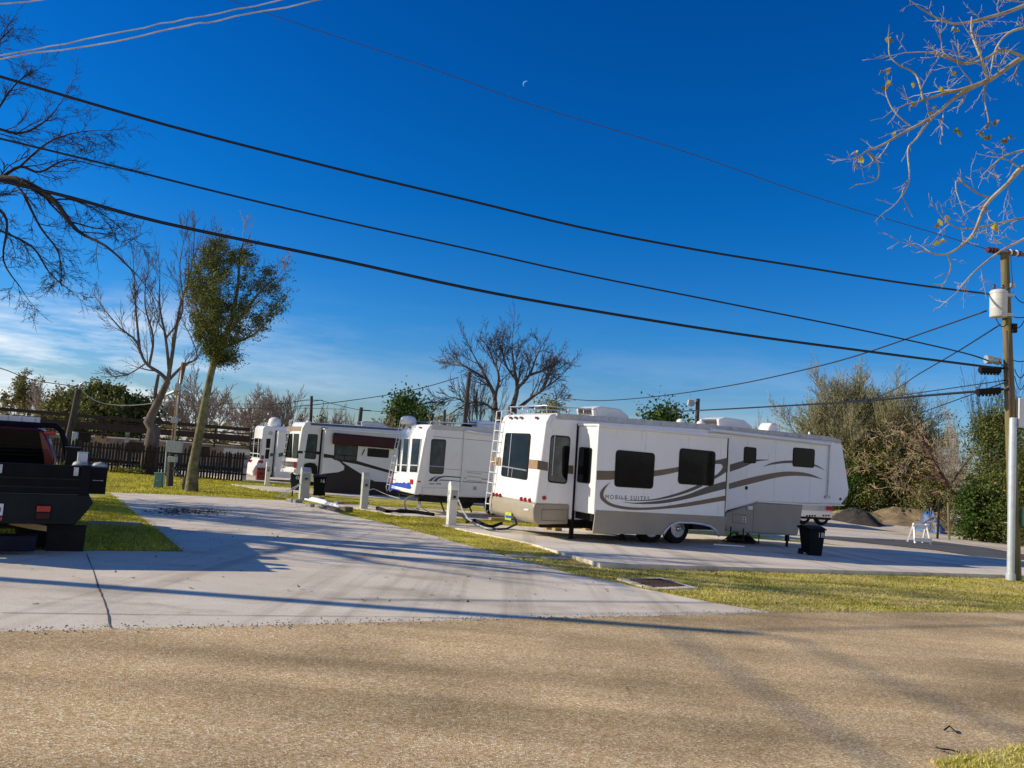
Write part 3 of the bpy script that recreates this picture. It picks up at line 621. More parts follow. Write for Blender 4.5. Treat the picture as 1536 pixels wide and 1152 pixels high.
for q in ([(925,622),(1048,634),(1048,642),(925,630)],[(925,655),(1048,665),(1048,673),(925,663)],[(925,690),(1048,702),(1048,710),(925,698)]): ribbon(t2,'vent_slot',RV2,zb,q,-.001,'galv',.02)
ribbon(t2,'outlet_cover',RV2,zb,[(978,746),(1005,748),(1004,778),(977,776)],0,'hose',.02)
mb=MB()
mb.box(.1,8.8,.2,.32,.45,.66); mb.box(.1,8.8,W2-.32,W2-.2,.45,.66)
for x in (.9,2.0,3.0): mb.tube([(x,.25,.6),(x+.25,.25,.1)],.03,5)
mb.build('chassis','under',t2)
wheel(t2,3.0,.0,.40,.36,rim='galv'); wheel(t2,3.9,.0,.40,.36,rim='galv'); wheel(t2,3.0,W2-.05,.40,.36,facing=1)
mb=MB(); mb.tube([(.1,W2-.1,.6),(.1,.1,.6)],.05,6); mb.build('rear_bumper','under',t2)
pt=RV2.rear(zb(290,225),X2-.1,K2); ladder(t2,(rp(h2)-.02,W2-.30,h2),(rp(.6)-.1,W2-.30,.75),9,.12,.32,'alu')
dome(t2,.2,W2-.35,h2,.32,.34); roof_ac(t2,2.6,3.9,1.0,1.9,h2+.05,.32)
mb=MB(); mb.tube([(.3,.2,h2),(.35,.2,h2+.14),(3.,.2,h2+.2),(3.1,.2,h2)],.016,5); mb.tube([(.3,2.2,h2),(.35,2.2,h2+.14),(3.,2.2,h2+.2)],.016,5); mb.build('roof_rail','alu',t2)
dome(t2,2.0,.7,h2+.02,.22,.14,'vent_cap','black')
# ================================================================== TRAILER 3
zc=zm(350,600,5.908)
t3=thing('fifth_wheel_trailer','silver trailer with dark maroon swooshes and a rolled maroon awning, third nearest','camper trailer',(RV3.ox,RV3.oy,RV3.z0),RV3.rz,'camper trailers parked on the pads')
h3=RV3.side(zc(640,198),0).z; b3=RV3.side((443,712),0).z; W3=2.6
mb=MB(); mb.prism_y([(-.05,b3),(.12,h3-.3),(.25,h3-.04),(.5,h3+.02),(11,h3+.1),(11,.9),(8,.35),(1.2,.3),(1.0,b3)],0,W3); mb.build('body','rv_cream',t3,bevel=.09)
mb=MB(); mb.prism_y([(-.10,b3-.02),(.06,h3-.3),(.2,h3+.0),(.36,h3+.03),(.5,h3+.03),(.32,b3-.02)],-.02,W3+.1); mb.build('rear_cap','rv_cream',t3,bevel=.08)
mb=MB(); mb.prism_y([(.5,h3-.12),(11,h3-.02),(11,h3+.08),(.5,h3+.0)],-.03,0); mb.build('roof_trim','blue',t3)
R3=(-.195,.08)
ribbon(t3,'faded_patch',RV3,zc,[(475,235),(605,235),(600,275),(470,275)],0,'tan',rear=(-.195,.08))
window(t3,rear_pts(RV3,zc,[(470,300),(526,298),(516,512),(453,507)],*R3),RN,'glass',.08,bars=[((0,.75),(1,.76),.02)],barm='black')
window(t3,rear_pts(RV3,zc,[(538,298),(584,300),(566,517),(522,513)],*R3),RN,'glassg',.08)
window(t3,side_pts(RV3,zc,[(635,300),(750,305),(730,527),(618,516)],0),SN,'glassg',.1,bars=[((0,.72),(1,.73),.02)],barm='black')
ribbon(t3,'stripe',RV3,zc,[(570,448),(616,452),(614,475),(567,471)],-.001,'maroon',.02); ribbon(t3,'stripe',RV3,zc,[(735,455),(772,458),(770,485),(732,482)],-.001,'maroon')
q3=[(625,575),(640,562),(680,555),(720,562),(742,590),(742,650),(735,660),(622,640)]
ribbon(t3,'spare_wheel_cover',RV3,zc,q3,0,'black',.05)
for q,m_ in (([(432,540),(560,548),(556,560),(430,552)],'chrome'),([(430,565),(555,572),(552,590),(428,584)],'chrome'),([(540,546),(562,548),(556,602),(535,600)],'red'),([(425,605),(545,612),(540,640),(420,632)],'rv_cream'),([(436,552),(540,560),(538,566),(434,558)],'awn')):
    ribbon(t3,'tail_light' if m_=='red' else 'rear_trim',RV3,zc,q,0,m_,.03,rear=(-.20,.08))
S3=-.55
x3a=RV3.side(zc(818,280),S3).x; x3b=RV3.side(zc(776,300),0).x
mb=MB(); mb.box(x3a,9.,S3,.05,.55,h3-.30); s3=mb.build('slide_out','rv_cream',t3,bevel=.03)
mb=MB(); mb.box(x3b,max(x3a,x3b+.35),-.02,0,.5,h3-.2); mb.build('slide_opening','black',t3)
mb=MB(); mb.box(x3a-.08,9.05,S3-.06,.0,h3-.30,h3-.24); mb.build('slide_topper','rv_cap',s3)
pz=[(800,475),(890,490),(1100,540),(1390,625),(1480,650),(1480,680),(1390,650),(1100,570),(960,545),(1060,610),(1150,665),(1250,720),(1480,740),(1480,850),(790,830),(785,655),(930,640),(980,620),(985,590),(940,545),(870,515),(800,510)]
ribbon(s3,'swoosh',RV3,zc,pz,S3-.001,'maroon',.006)
mb=MB(); a=RV3.side(zc(885,310),S3-.15); b=RV3.side(zc(1500,365),S3-.15)
pp=[(a.x,a.z+.12),(b.x,b.z+.12),(b.x,b.z-.45),(a.x,a.z-.45)]
mb.prism_y(pp,S3-.24,S3-.02); mb.build('awning_roll','awn',s3,bevel=.08)
window(s3,side_pts(RV3,zc,[(897,382),(1107,405),(1092,540),(890,532)],S3),SN,'glassg',.06,bars=[((0,.68),(1,.70),.015),((.45,.68),(.45,1),.015)],barm='black')
window(s3,side_pts(RV3,zc,[(1190,425),(1382,440),(1374,515),(1185,500)],S3),SN,'glass',.06)
seam(t3,[RV3.side(zc(1165,435),S3-.1),RV3.side(zc(1140,488),S3-.1)],'black',.025,'awning_arm')
roof_ac(t3,3.4,4.9,.9,1.8,h3+.03,.3,'galv')
wheel(t3,4.6,-.02,.42,.38,rim='galv'); wheel(t3,5.6,-.02,.42,.38,rim='galv')
mb=MB(); mb.box(.2,9,.3,.45,.3,.5); mb.box(.2,9,W3-.45,W3-.3,.3,.5); mb.box(1.2,9,.1,W3-.1,.3,.5); mb.build('chassis','under',t3)
dome(t3,.7,1.4,h3+.02,.12,.1,'vent_cap')
pt=RV3.rear(zc(430,240),-.1,.07); ladder(t3,(.1,W3-.25,h3),(-.15,W3-.25,1.0),8,.1,.33,'alu')
# ================================================================== TRAILER 4
t4=thing('fifth_wheel_trailer','white trailer with dark dashed stripe and round roof dish, farthest left of the row','camper trailer',(RV4.ox,RV4.oy,RV4.z0),RV4.rz,'camper trailers parked on the pads')
h4=RV4.side(zc(265,228),0).z; W4=2.9
b4=RV4.side((388,712),0).z
mb=MB(); mb.prism_y([(-.05,b4),(-.0,h4-.15),(.12,h4),(10,h4+.08),(10,.5),(1,.4),(.5,b4)],0,W4); mb.build('body','rv_white',t4,bevel=.08)
mb=MB(); mb.prism_y([(-.35,b4-.1),(-.42,b4+.2),(-.2,b4+.75),(-.03,b4+1.0),(.1,b4+1.),(.1,b4-.1)],0,W4); mb.build('rear_cap','rv_cap',t4,bevel=.08)
R4=(-.06,0)
for q in ([(165,342),(186,340),(172,505),(153,500)],[(190,336),(226,336),(213,510),(178,507)],[(230,338),(247,340),(232,515),(217,512)]): window(t4,rear_pts(RV4,zc,q,*R4),RN,'glass',.05,.02,bars=[((0,.8),(1,.8),.03)],barm='whitep',framem='whitep')
window(t4,side_pts(RV4,zc,[(293,342),(331,342),(323,426),(288,426)],0),SN,'glass',.05); window(t4,side_pts(RV4,zc,[(287,437),(322,437),(311,522),(278,518)],0),SN,'glass',.05)
for q in ([(247,490),(272,492),(268,525),(245,522)],[(328,470),(354,472),(350,500),(325,500)]): ribbon(t4,'stripe',RV4,zc,q,-.001,'blue',.01)
S4=-.6; x4=RV4.side(zc(400,280),S4).x
mb=MB(); mb.box(x4,9,S4,.05,b4-.1,h4-.3); s4=mb.build('slide_out','rv_white',t4,bevel=.04)
mb=MB(); mb.box(RV4.side(zc(372,300),0).x,x4+.02,-.02,0,b4-.1,h4-.25); mb.build('slide_opening','black',t4)
ribbon(s4,'stripe',RV4,zc,[(402,472),(470,462),(468,492),(400,505)],S4-.001,'blue',.01)
for q in ((138,540),(226,546)):
    p=RV4.rear(zc(*q),-.35,0); mb=MB(); mb.lathe([(.08,-.04),(.1,.25)],(p.x,p.y,p.z),'x',12); mb.build('tail_light','red',t4)
p=RV4.side(zc(330,293),0); mb=MB(); mb.lathe([(.14,-.03),(.14,0)],(p.x,0,p.z),'y',16); mb.build('speaker_cover','ped',t4)
dome(t4,.9,1.0,h4,.42,.62); mb=MB(); mb.tube([(2.6,1,h4),(2.7,1.0,h4+1.)],.04,5); mb.build('roof_pipe','under',t4)
mb=MB(); mb.box(.0,9,.3,.5,.3,.6); mb.box(0,9,2.0,2.2,.3,.6); mb.box(.3,.4,.3,2.4,.1,.5); mb.build('chassis','under',t4)
wheel(t4,4.5,.05,.4,.36,rim='galv'); wheel(t4,5.4,.05,.4,.36,rim='galv')
# red fuel cabinet beneath it
fb=thing('storage_cabinet','small red cabinet on the ground by the farthest white trailer','cabinet',(0,0,0))
pc=RV4.world(-.2,-.45,0); fb.location=pc; fb.rotation_euler=(0,0,RV4.rz)
mb=MB(); mb.box(0,.55,0,.4,0.05,.85); mb.build('cabinet_body','redp',fb,bevel=.05); mb=MB(); mb.box(-.03,.58,-.03,.43,.85,.91); mb.build('lid','redp',fb,bevel=.02); mb=MB(); mb.box(.18,.38,-.02,.0,.5,.58); mb.build('handle','black',fb)
# ================================================================== FLATBED TRUCK
zt=zm(0,600,4.61)
TR=Frame(128,800,11.0,60)
tk=thing('flatbed_truck','dark flatbed work truck with a red cab, parked at the left edge','truck',(TR.ox,TR.oy,TR.z0),TR.rz)
def TP(q,off=0): return TR.side(zt(*q),off)
def tpoly(pts,y0,y1,off=0):
    p=[TP(q,off) for q in pts]; return MB().prism([(a.x,y0,a.z) for a in p],[(a.x,y1,a.z) for a in p])
WB=-2.25
a=TP((0,440)); b=TP((655,655)); zt0=TP((300,445)).z; zt1=TP((300,648)).z
mb=MB(); mb.box(WB,-.09,0,.05,zt1,zt0); mb.build('tail_board','truckd',tk,bevel=.008)
for zz in (zt1+.08,zt1+.2): 
    mb=MB(); mb.box(WB+.02,-.12,-.012,0,zz,zz+.02); mb.build('board_rib','truckg',tk)
mb=MB(); mb.box(-.14,-.02,-.01,.06,zt1-.02,zt0+.01); mb.build('corner_post','truckd',tk,bevel=.005)
mb=MB(); mb.box(-.07,-.02,.06,3.0,zt1,zt0-.02); mb.box(WB,WB+.05,.06,3.0,zt1,zt0-.02); mb.build('side_board','truckd',tk)
mb=MB(); mb.box(WB,-.0,.0,3.0,zt1-.07,zt1-.01); mb.build('deck','truckd',tk)
lp=[TP(q) for q in ((655,655),(645,710),(600,770),(520,858),(0,850))]
pp=[(p.x,p.z) for p in lp]; pp[-1]=(WB+.35,pp[-1][1]); pp=[(0,zt1-.01)]+pp[1:]+[(WB,pp[1][1]),(WB,zt1-.01)]
mb=MB(); mb.prism_y(pp,-.03,.02); mb.build('rear_panel','truckg',tk,bevel=.006)
for dx in (0,-1.62):
    p0=TP((258,728)); p1=TP((342,822)); mb=MB(); mb.box(p0.x+dx-.012,p1.x+dx+.012,-.05,-.03,p1.z-.012,p0.z+.012); tl=mb.build('tail_light','black',tk,bevel=.012); zc_=(p0.z+p1.z)/2; mb=MB(); mb.box(p0.x+dx,p1.x+dx,-.07,-.05,zc_+.008,p0.z); mb.build('upper_lens','red',tl,bevel=.008); mb=MB(); mb.box(p0.x+dx,p1.x+dx,-.066,-.05,p1.z,zc_-.004); mb.build('lower_lens','awn',tl,bevel=.008)
p0=TP((28,715)); p1=TP((0,797)); mb=MB(); mb.box(p0.x-.30,p0.x,-.045,-.03,p1.z,p0.z); pl=mb.build('number_plate','plate',tk,bevel=.004)
text_part('plate_digit','3',.09,'ink',pl,(p0.x-.06,-.047,(p0.z+p1.z)/2-.03),(1,0,0),(0,0,1))
p0=TP((18,805)); mb=MB(); mb.box(p0.x-.12,p0.x,-.05,-.03,p0.z-.05,p0.z); mb.build('reflector','red',tk)
p0,p1=TP((0,930)),TP((245,1040)); mb=MB(); mb.box(-1.9,p1.x,-.10,.12,p1.z,p0.z); mb.build('step_bumper','truckblue',tk,bevel=.02)
mb=tpoly([(50,850),(180,858),(322,880),(320,918),(200,900),(60,872)],.15,.2); mb.build('wooden_chock','wood',tk)
mb=tpoly([(330,862),(600,865),(588,960),(572,1060),(330,1064),(312,1040)],.42,.44,.42); mb.build('mud_flap','black',tk)
wheel(tk,-.50,.85,.36,.38,.26,facing=1,rim='black'); wheel(tk,-1.95,.85,.36,.38,.26,rim='black'); wheel(tk,-.45,4.2,.36,.38,.24,facing=1,rim='alu')
mb=MB(); mb.box(-1.7,-1.6,.1,5,.5,.66); mb.box(-.75,-.65,.1,5,.5,.66); mb.tube([(-1.9,.85,.36),(-.5,.85,.36)],.07,8); mb.build('chassis','under',tk)
mb=MB(); mb.box(-1.28,-1.12,-.28,.2,.36,.44); mb.tube([(-1.2,-.24,.44),(-1.2,-.24,.50)],.03,8); mb.build('tow_hitch','under',tk)
for dx in (-.2,-1.1,-2.0):
    mb=MB(); mb.box(dx-.03,dx+.03,-.03,0,zt0-.14,zt0-.02); mb.build('latch','galv',tk,bevel=.004)
# tool box on the far side
p=[TP(q,1.7) for q in ((652,466),(748,464),(716,652),(652,650))]
mb=MB(); mb.box(p[0].x-.35,p[1].x,1.7,2.7,p[2].z,p[0].z); tb=mb.build('tool_box','black',tk,bevel=.01); mb=MB(); zz=(p[0].z+p[2].z)/2; mb.box(p[0].x,p[1].x-.05,1.69,1.70,zz,zz+.01); mb.build('tool_box_latch','galv',tb)
# cab behind the rack
OC=3.15
cr=TP((300,205),OC); cl=cr.x-1.75
zroof=TP((150,183),OC).z; zb0=TP((385,405),OC).z; zwin=TP((150,215),OC).z
pr=[(cl-.12,.5),(cr.x+.12+.1,.5),(TP((388,405),OC).x,zb0),(cr.x+.03,zroof-.05),(cr.x-.12,zroof),(cl+.12,zroof),(cl-.03,zroof-.05),(cl-.15,zb0)]
mb=MB(); mb.prism_y(pr,OC,OC+1.7); mb.build('cab','redp',tk,bevel=.05)
mb=MB(); mb.box(cl-.1,cr.x+.18,OC+1.7,OC+3.1,.55,1.12,.05); mb.build('bonnet','redp',tk,bevel=.08)
mb=MB(); mb.prism_y([(cl-.1,zb0-.25),(cr.x+.10,zb0-.25),(cr.x+.06,zb0),(cr.x-.06,zwin+.03),(cl+.1,zwin+.03)],OC-.02,OC+.01); rwn=mb.build('rear_window','glass',tk)
mb=MB()
for i in range(7):
    z=zb0+(zwin-zb0)*(i+.5)/7; mb.box(cl+.05,cr.x-.05,OC-.10,OC-.04,z-.012,z+.012)
mb.build('window_louvre','glass',tk)
mb=MB(); 
rk=[TP(q,OC-.25) for q in ((290,175),(380,178),(425,215),(450,300),(470,430))]
mb.tube([(cl-.4,OC-.2,zb0-.1),(cl-.35,OC-.2,rk[0].z),(rk[0].x,OC-.2,rk[0].z)]+[(p.x,OC-.2,p.z) for p in rk[1:]],.05,6); mb.box(cl-.35,rk[0].x,OC-.25,OC-.16,rk[0].z-.05,rk[0].z+.0); mb.build('headache_rack','truckd',tk,smooth=True)
p0,p1=TP((305,212),OC-.28),TP((388,242),OC-.28); mb=MB(); mb.box(p0.x,p1.x,OC-.34,OC-.26,p1.z,p0.z); mb.build('brake_light','red',tk,bevel=.01)
mb=MB(); mb.box(cl-.3,TP((275,165),OC+.3).x,OC+.25,OC+.35,TP((150,168),OC+.3).z,TP((150,112),OC+.3).z); 
lr=mb.build('roof_ladder','plate',tk)
mb=MB(); xr=TP((275,165),OC+.3).x
for k in range(9): mb.box(xr-.08-.2*k,xr-.065-.2*k,OC+.24,OC+.25,TP((150,165),OC+.3).z,TP((150,115),OC+.3).z)
mb.build('ladder_gap','galv',lr)
for k_ in ('truckd','truckg','black','bin','under','rubber','truckblue'): M[k_].node_tree.nodes['Principled BSDF'].inputs['Specular IOR Level'].default_value=.15
# loose things on the truck bed
o=thing('white_box','small square white box standing on the truck bed corner','box',TR.world(-.38,.8,zt1)); o.rotation_euler=(0,0,TR.rz)
q0,q1=TP((540,365),.8),TP((600,455),.8); mb=MB(); mb.box(q0.x+.38,q1.x+.38,0,.2,q1.z-zt1-.35,q0.z-zt1); mb.build('box_shell','plate',o,bevel=.01)
o.location=TR.world(-.38,.8,zt1); o.children[0].data.update()
mb=MB(); mb.box(q0.x+.375,q1.x+.385,-.005,.205,q0.z-zt1,q0.z-zt1+.01); mb.build('lid','galv',o)
o=thing('plastic_tub','black open tub standing on the truck bed behind the white box','tub',TR.world(-.75,1.6,zt1)); o.rotation_euler=(0,0,TR.rz)
q0,q1=TP((465,325),1.6),TP((540,412),1.6); mb=MB()
mb.box(q0.x+.75,q1.x+.75,0,.3,.02,q0.z-zt1-.03,-.01); mb.build('tub_shell','black',o,bevel=.01)
mb=MB(); mb.box(q0.x+.72,q1.x+.78,-.03,.33,q0.z-zt1-.04,q0.z-zt1); mb.build('rim','black',o)
for (qx,w_) in (((490,447),.05),((625,450),.045)):
    p=TP(qx,.35); o=MB(); o.blob((0,0,0),w_*2,.1,.05,12,6,.15,-.3); o=o.build('rubble_bag','hose',smooth=True); o.location=TR.world(p.x+.12,.35,zt0-.0)
    tag(o,'pale lump of sacking lying on the truck bed '+('left of the white box' if w_==.05 else 'right of the white box'),'sack','sacks on the truck bed')
# ================================================================== RIGHT UTILITY POLE
def pole_path(b,t,D):        # pixels base/top at the same depth
    pb=AT(b[0],b[1],D); ptt=AT(t[0],t[1],D); return pb,ptt
PD=G(1522,872)[1]
pb,pt=pole_path((1524,872),(1507,382),PD)
up=thing('utility_pole','tall leaning wooden utility pole with a grey can transformer, at the right edge','utility pole',tuple(pb))
def L(p): return Vector(p)-Vector(pb)
mb=MB(); mb.tube([L(pb)+Vector((0,0,-.3)),L(pb.lerp(pt,.5)),L(pt)],[.135,.12,.098],16); mb.build('pole_shaft','pole',up,smooth='auto')
zp=zm(1380,340,3.84)
# steel riser conduit
a=AT(*zm(1180,560,3.388)(1138,1055),PD-.1); b=AT(*zm(1180,560,3.388)(1150,225),PD-.1)
mb=MB(); mb.tube([L(a),L(b)],[.085,.085],14); mb.build('conduit','conduit',up,smooth='auto')
mb=MB(); mb.tube([L(a),L(a)+Vector((0,0,.18))],.11,14); mb.build('conduit_foot','conduit',up,smooth='auto')
mb=MB(); a2=AT(*zp(520,1100),PD-.12); b2=AT(*zp(500,600),PD-.12); mb.tube([L(a2),L(b2)],.02,6); mb.build('ground_wire_guard','brownins',up)
mb=MB(); 
for k in (.03,.35): q=a.lerp(b,k); mb.tube([L(q)+Vector((-.14,.05,0)),L(q)+Vector((.32,.05,.0))],.015,5)
mb.build('conduit_strap','galv',up)
# crossarm seen nearly along the street, insulators brown/white
c0=AT(*zp(390,133),PD); c1=AT(*zp(640,165),PD)
mb=MB(); mb.tube([L(AT(*zp(440,150),PD)),L(c1)],.05,6); mb.build('crossarm','pole',up)
for i,k in enumerate((0,.07,.14,.21,.45,.52,.59,.66,.73)):
    q=L(c0.lerp(c1,k)); d=(L(c1)-L(c0)).normalized(); mb=MB(); 
    mb.tube([q-d*.028,q-d*.022,q+d*.022,q+d*.028],[.03,.085,.075,.03],12); mb.build('insulator','brownins' if i%2==0 or i<4 else 'whitep',up,smooth='auto')
# transformer
tc=AT(*zp(452,445),PD-.25); rt=.195; hh=.62
mb=MB(); mb.lathe([(rt*.9,-hh/2-.03),(rt,-hh/2),(rt,hh/2-.05),(rt*1.04,hh/2-.05),(rt*1.04,hh/2),(rt*.85,hh/2+.04)],tuple(L(tc)),'z',28); tf=mb.build('transformer','trafo',up,smooth='auto'); tfl=L(tc)
for k_ in (-.12,.1): mb=MB(); mb.lathe([(rt*1.015,0),(rt*1.02,.015),(rt*1.015,.03)],(tfl.x,tfl.y,tfl.z+k_),'z',28); mb.build('tank_band','trafo',tf,smooth='auto')
mb=MB(); mb.box(tfl.x-.05,tfl.x+.05,tfl.y-rt-.01,tfl.y-rt+.03,tfl.z-.30,tfl.z-.20); mb.build('rating_plate','galv',tf)
mb=MB(); 
for s_ in (-.16,.16): q=L(tc)+Vector((s_*.7,0,hh/2+.03)); mb.lathe([(.03,0),(.045,.03),(.03,.06),(.045,.09),(.03,.12),(.02,.16)],tuple(q),'z',10)
mb.build('bushing','brownins',tf,smooth=True)
mb=MB(); mb.box(L(tc).x+.15,L(tc).x+.38,L(tc).y-.04,L(tc).y+.3,L(tc).z-.3,L(tc).z-.22); mb.box(L(tc).x+.15,L(tc).x+.38,L(tc).y-.04,L(tc).y+.3,L(tc).z+.2,L(tc).z+.28); mb.build('mounting_bracket','galv',tf)
mb=MB(); q=AT(*zp(575,1070),PD-.1); mb.box(L(q).x-.07,L(q).x+.13,L(q).y-.08,L(q).y+.08,L(q).z-.38,L(q).z+.36); mb.build('meter_box','plate',up,bevel=.01)
mb=MB(); q=AT(*zm(1180,560,3.388)(1203,733),PD-.1); mb.box(L(q).x-.06,L(q).x+.2,L(q).y-.05,L(q).y+.05,L(q).z-.2,L(q).z+.2); mb.build('tag_plate','greenbox',up)
for (q,r_,h_) in (((415,768),.12,.20),):
    p=L(AT(*zp(*q),PD)); mb=MB(); mb.tube([p-Vector((.18,.05,0)),p+Vector((.2,.05,-.01))],[.06,.10],12); mb.tube([p-Vector((.19,.05,0)),p-Vector((.05,.05,0))],.11,12); mb.build('splice_case','galv',up,smooth='auto')
for q0,q1 in (((345,825),(458,828)),((330,953),(458,943))):
    p,q=L(AT(*zp(*q0),PD)),L(AT(*zp(*q1),PD)); mb=MB(); mb.tube([p,q],.085,10)
    mb.build('cable_closure','black',up,smooth='auto'); mb=MB()
    for k in range(6): s_=p.lerp(q,(k+.5)/6); mb.lathe([(.03,-.1),(.03,-.03)],tuple(s_+Vector((0,0,-.02))),'z',8)
    mb.build('closure_stud','black',up)
for k,(za_,r_) in enumerate(((340,.06),(575,.07),(600,.05))):
    p=L(AT(*zp(528 if k==0 else 540,za_),PD-.1)); mb=MB(); mb.box(p.x-.05,p.x+.06,p.y-.05,p.y+.05,p.z-r_,p.z+r_); mb.build('pole_hardware','galv' if k==0 else 'black',up)
mb=MB()
def jig(a,b,sag,n=8): 
    return [a.lerp(b,i/n)+Vector((0,0,-sag*4*(i/n)*(1-i/n))) for i in range(n+1)]
for q0,q1,s_ in (((435,520),(500,560),.15),((520,150),(535,345),.03),((530,345),(420,400),.05),((535,380),(600,440),.06),((540,520),(610,520),.02),((545,575),(600,540),.1),((545,820),(600,850),.15),((455,770),(510,820),.05),((540,770),(600,775),.02),((545,860),(610,880),.3)):
    mb=MB(); mb.tube(jig(L(AT(*zp(*q0),PD-.15)),L(AT(*zp(*q1),PD-.15)),s_),.012,4); mb.build('jumper_cable','wire',up)
# left pole, out of frame: its long shadow crosses the drive
B0=(-16.2,8.35); lp0=Vector(gp(*B0)); lpt=Vector((-16.2,9.75,8.35))
lpole=thing('utility_pole','wooden utility pole off to the left whose shadow crosses the driveway','utility pole',tuple(lp0))
mb=MB(); mb.tube([(0,0,-.3),tuple(lpt-lp0)],[.17,.12],12); mb.build('pole_shaft','pole',lpole)
mb=MB(); q=lpt-lp0; mb.box(-1,1,q.y-.05,q.y+.05,q.z-.4,q.z-.28); mb.build('crossarm','pole',lpole)
# overhead lines
A_,B_=(lpt.x,lpt.y),(pt.x,pt.y)
def wire(label,pts,r,mat='wire',plane=None,extL=None,extR=None,D=None,wob=0):
    pts=smoothline(pts,4)
    if D is not None: w=[AT(x,y,D) for x,y in pts]
    else: w=[ONV(x,y,*plane) for x,y in pts]
    if wob: w=[p+Vector((0,0,random.uniform(-wob,wob))) for p in w]
    if extL: w=[Vector(extL)]+w
    if extR: w=w+[Vector(extR)]
    o=thing; m=MB(); c=w[0].copy(); m.tube([p-c for p in w],r,5); ob=m.build('overhead_cable',mat,smooth=True); ob.location=c
    return tag(ob,label,'power line','overhead cables')
PL=(A_,B_)
wire('uppermost thick black cable running from the left edge down to the transformer pole',[(0,115),(247,187),(500,252),(700,300),(870,341),(1040,374),(1200,400),(1350,424),(1490,442)],.026,plane=PL,extL=(lpt.x,lpt.y,8.25))
wire('middle thinner black cable between two thicker ones, ending at a round splice case',[(0,208),(174,250),(330,289),(500,329),(700,373),(870,411),(1100,457),(1300,497),(1440,528),(1482,541)],.019,plane=PL,extL=(lpt.x,lpt.y,7.2))
wire('lowest and thickest black cable, ending at a long black closure on the pole',[(0,271),(108,297),(243,334),(500,388),(700,432),(870,463),(1100,500),(1300,527),(1470,549),(1512,553)],.031,plane=PL,extL=(lpt.x,lpt.y,6.3))
wire('faint hair thin cable high across the sky passing below the moon',[(300,-18),(345,0),(430,30),(640,100),(800,158),(1020,225),(1220,295),(1410,352),(1500,380)],.013,'wiref',D=24)
wire('upper of two pale bare cables in the top left corner',[(-200,105),(0,82),(100,65),(217,41),(304,24),(425,0),(700,-60)],.009,'wirew',D=9,wob=.012)
wire('lower of two pale bare cables in the top left corner',[(-200,115),(0,88),(174,61),(282,39),(325,31),(477,0),(700,-50)],.010,'wirew',D=8.8,wob=.012)
wire('short pale cable clipping the extreme top left corner',[(-200,20),(0,6),(60,0),(160,-20)],.010,'wirew',D=9)
wire('thin cable sagging left from the transformer down behind the nearest trailer roof',[(1480,466),(1400,494),(1280,535),(1170,563),(1085,580),(990,594),(900,601),(840,597)],.022,'wire',plane=((pt.x,pt.y),(-4,60)))
wire('thin cable slanting steeply down left from below the transformer',[(1500,487),(1440,525),(1380,560),(1330,590),(1200,640)],.02,'wire',plane=((pt.x,pt.y),(30,75)))
wire('thick cable ending at the lower black closure, just above the bushy trees',[(1512,583),(1466,587),(1380,594),(1290,602),(1190,608),(1040,616),(1000,617)],.035,'wire',plane=((pt.x,pt.y),(10,52)))
wire('thin cable beside the lower closure running left over the bushy trees',[(1510,570),(1400,586),(1290,600),(1130,612),(1000,618)],.014,'wire',plane=((pt.x,pt.y),(10,52)))
wire('thin cable slanting down left below the lower closure',[(1512,572),(1440,598),(1380,620),(1330,640)],.016,'wire',plane=((pt.x,pt.y),(30,75)))
wire('thin cable from the plain pole down to the far left trailers',[(440,610),(500,604),(584,592),(640,580),(688,566)],.03,'wire',D=58)
wire('thin cable between the two small distant poles',[(380,612),(467,600),(500,606),(541,615),(590,618)],.025,'wire',D=70)
wire('thin cable entering at the left edge to the leaning grey pole',[(-60,538),(0,552),(50,570),(118,580)],.03,'wiref',D=50)
wire('drooping service cable right of the leaning grey pole',[(121,582),(132,594),(155,605),(200,608),(268,600)],.028,'trim',D=48)
wire('lower of two thin cables crossing behind the evergreen tree',[(240,604),(330,612),(440,612),(520,614)],.02,'wiref',D=62)
wire('upper of two thin cables crossing behind the evergreen tree',[(240,596),(320,604),(410,606),(467,598)],.016,'wiref',D=62)
for k_,(y_,h_,lb) in enumerate(((9.5,8.0,'first service cable running from the off-left pole over the road'),(9.7,8.6,'second service cable running from the off-left pole over the road'))):
    a=Vector((-16.2,y_,h_)); c=Vector((-10.6+.9*k_,-6,h_-.2)); m=MB(); m.tube([Vector((0,0,0))]+[(c-a)*t+Vector((0,0,-.35*4*t*(1-t))) for t in (.15,.3,.5,.7,.85,1)],.024,5); ob=m.build('overhead_cable','wire',smooth=True); ob.location=a; tag(ob,lb,'power line','overhead cables')
# ------------------------------------------------------------------ background poles
def small_pole(label,b,t,D,r,mat='poled',extra=None):
    a,c=AT(*b,D),AT(*t,D); base=Vector((a.x,a.y,gz(a.x,a.y))); o=thing('utility_pole',label,'utility pole',tuple(base))
    k=(a-c); a=c+k*((c.z-base.z+.3)/max(.01,c.z-a.z)); mb=MB(); mb.tube([a-base,c-base],[r*1.15,r*.9],10); mb.build('pole_shaft',mat,o,smooth='auto'); return o,base,c
o,bs_,c=small_pole('plain dark pole in front of the big bare tree','' and 0 or (697,635),(704,558),58,.17)
mb=MB(); mb.box(c.x-bs_.x-.25,c.x-bs_.x+.1,-.05,.05,c.z-bs_.z-.35,c.z-bs_.z-.25); mb.build('cable_bracket','poled',o)
o,bs_,c=small_pole('thin dark pole above the roof of the maroon trailer',(466,640),(467.5,594),70,.14)
mb=MB(); mb.tube([c-bs_+Vector((0,0,-.5)),c-bs_+Vector((1.0,0,-.3)),c-bs_+Vector((1.2,0,-.7)),c-bs_+Vector((.9,0,-1.5))],.03,5); mb.build('cable_loop','wire',o)
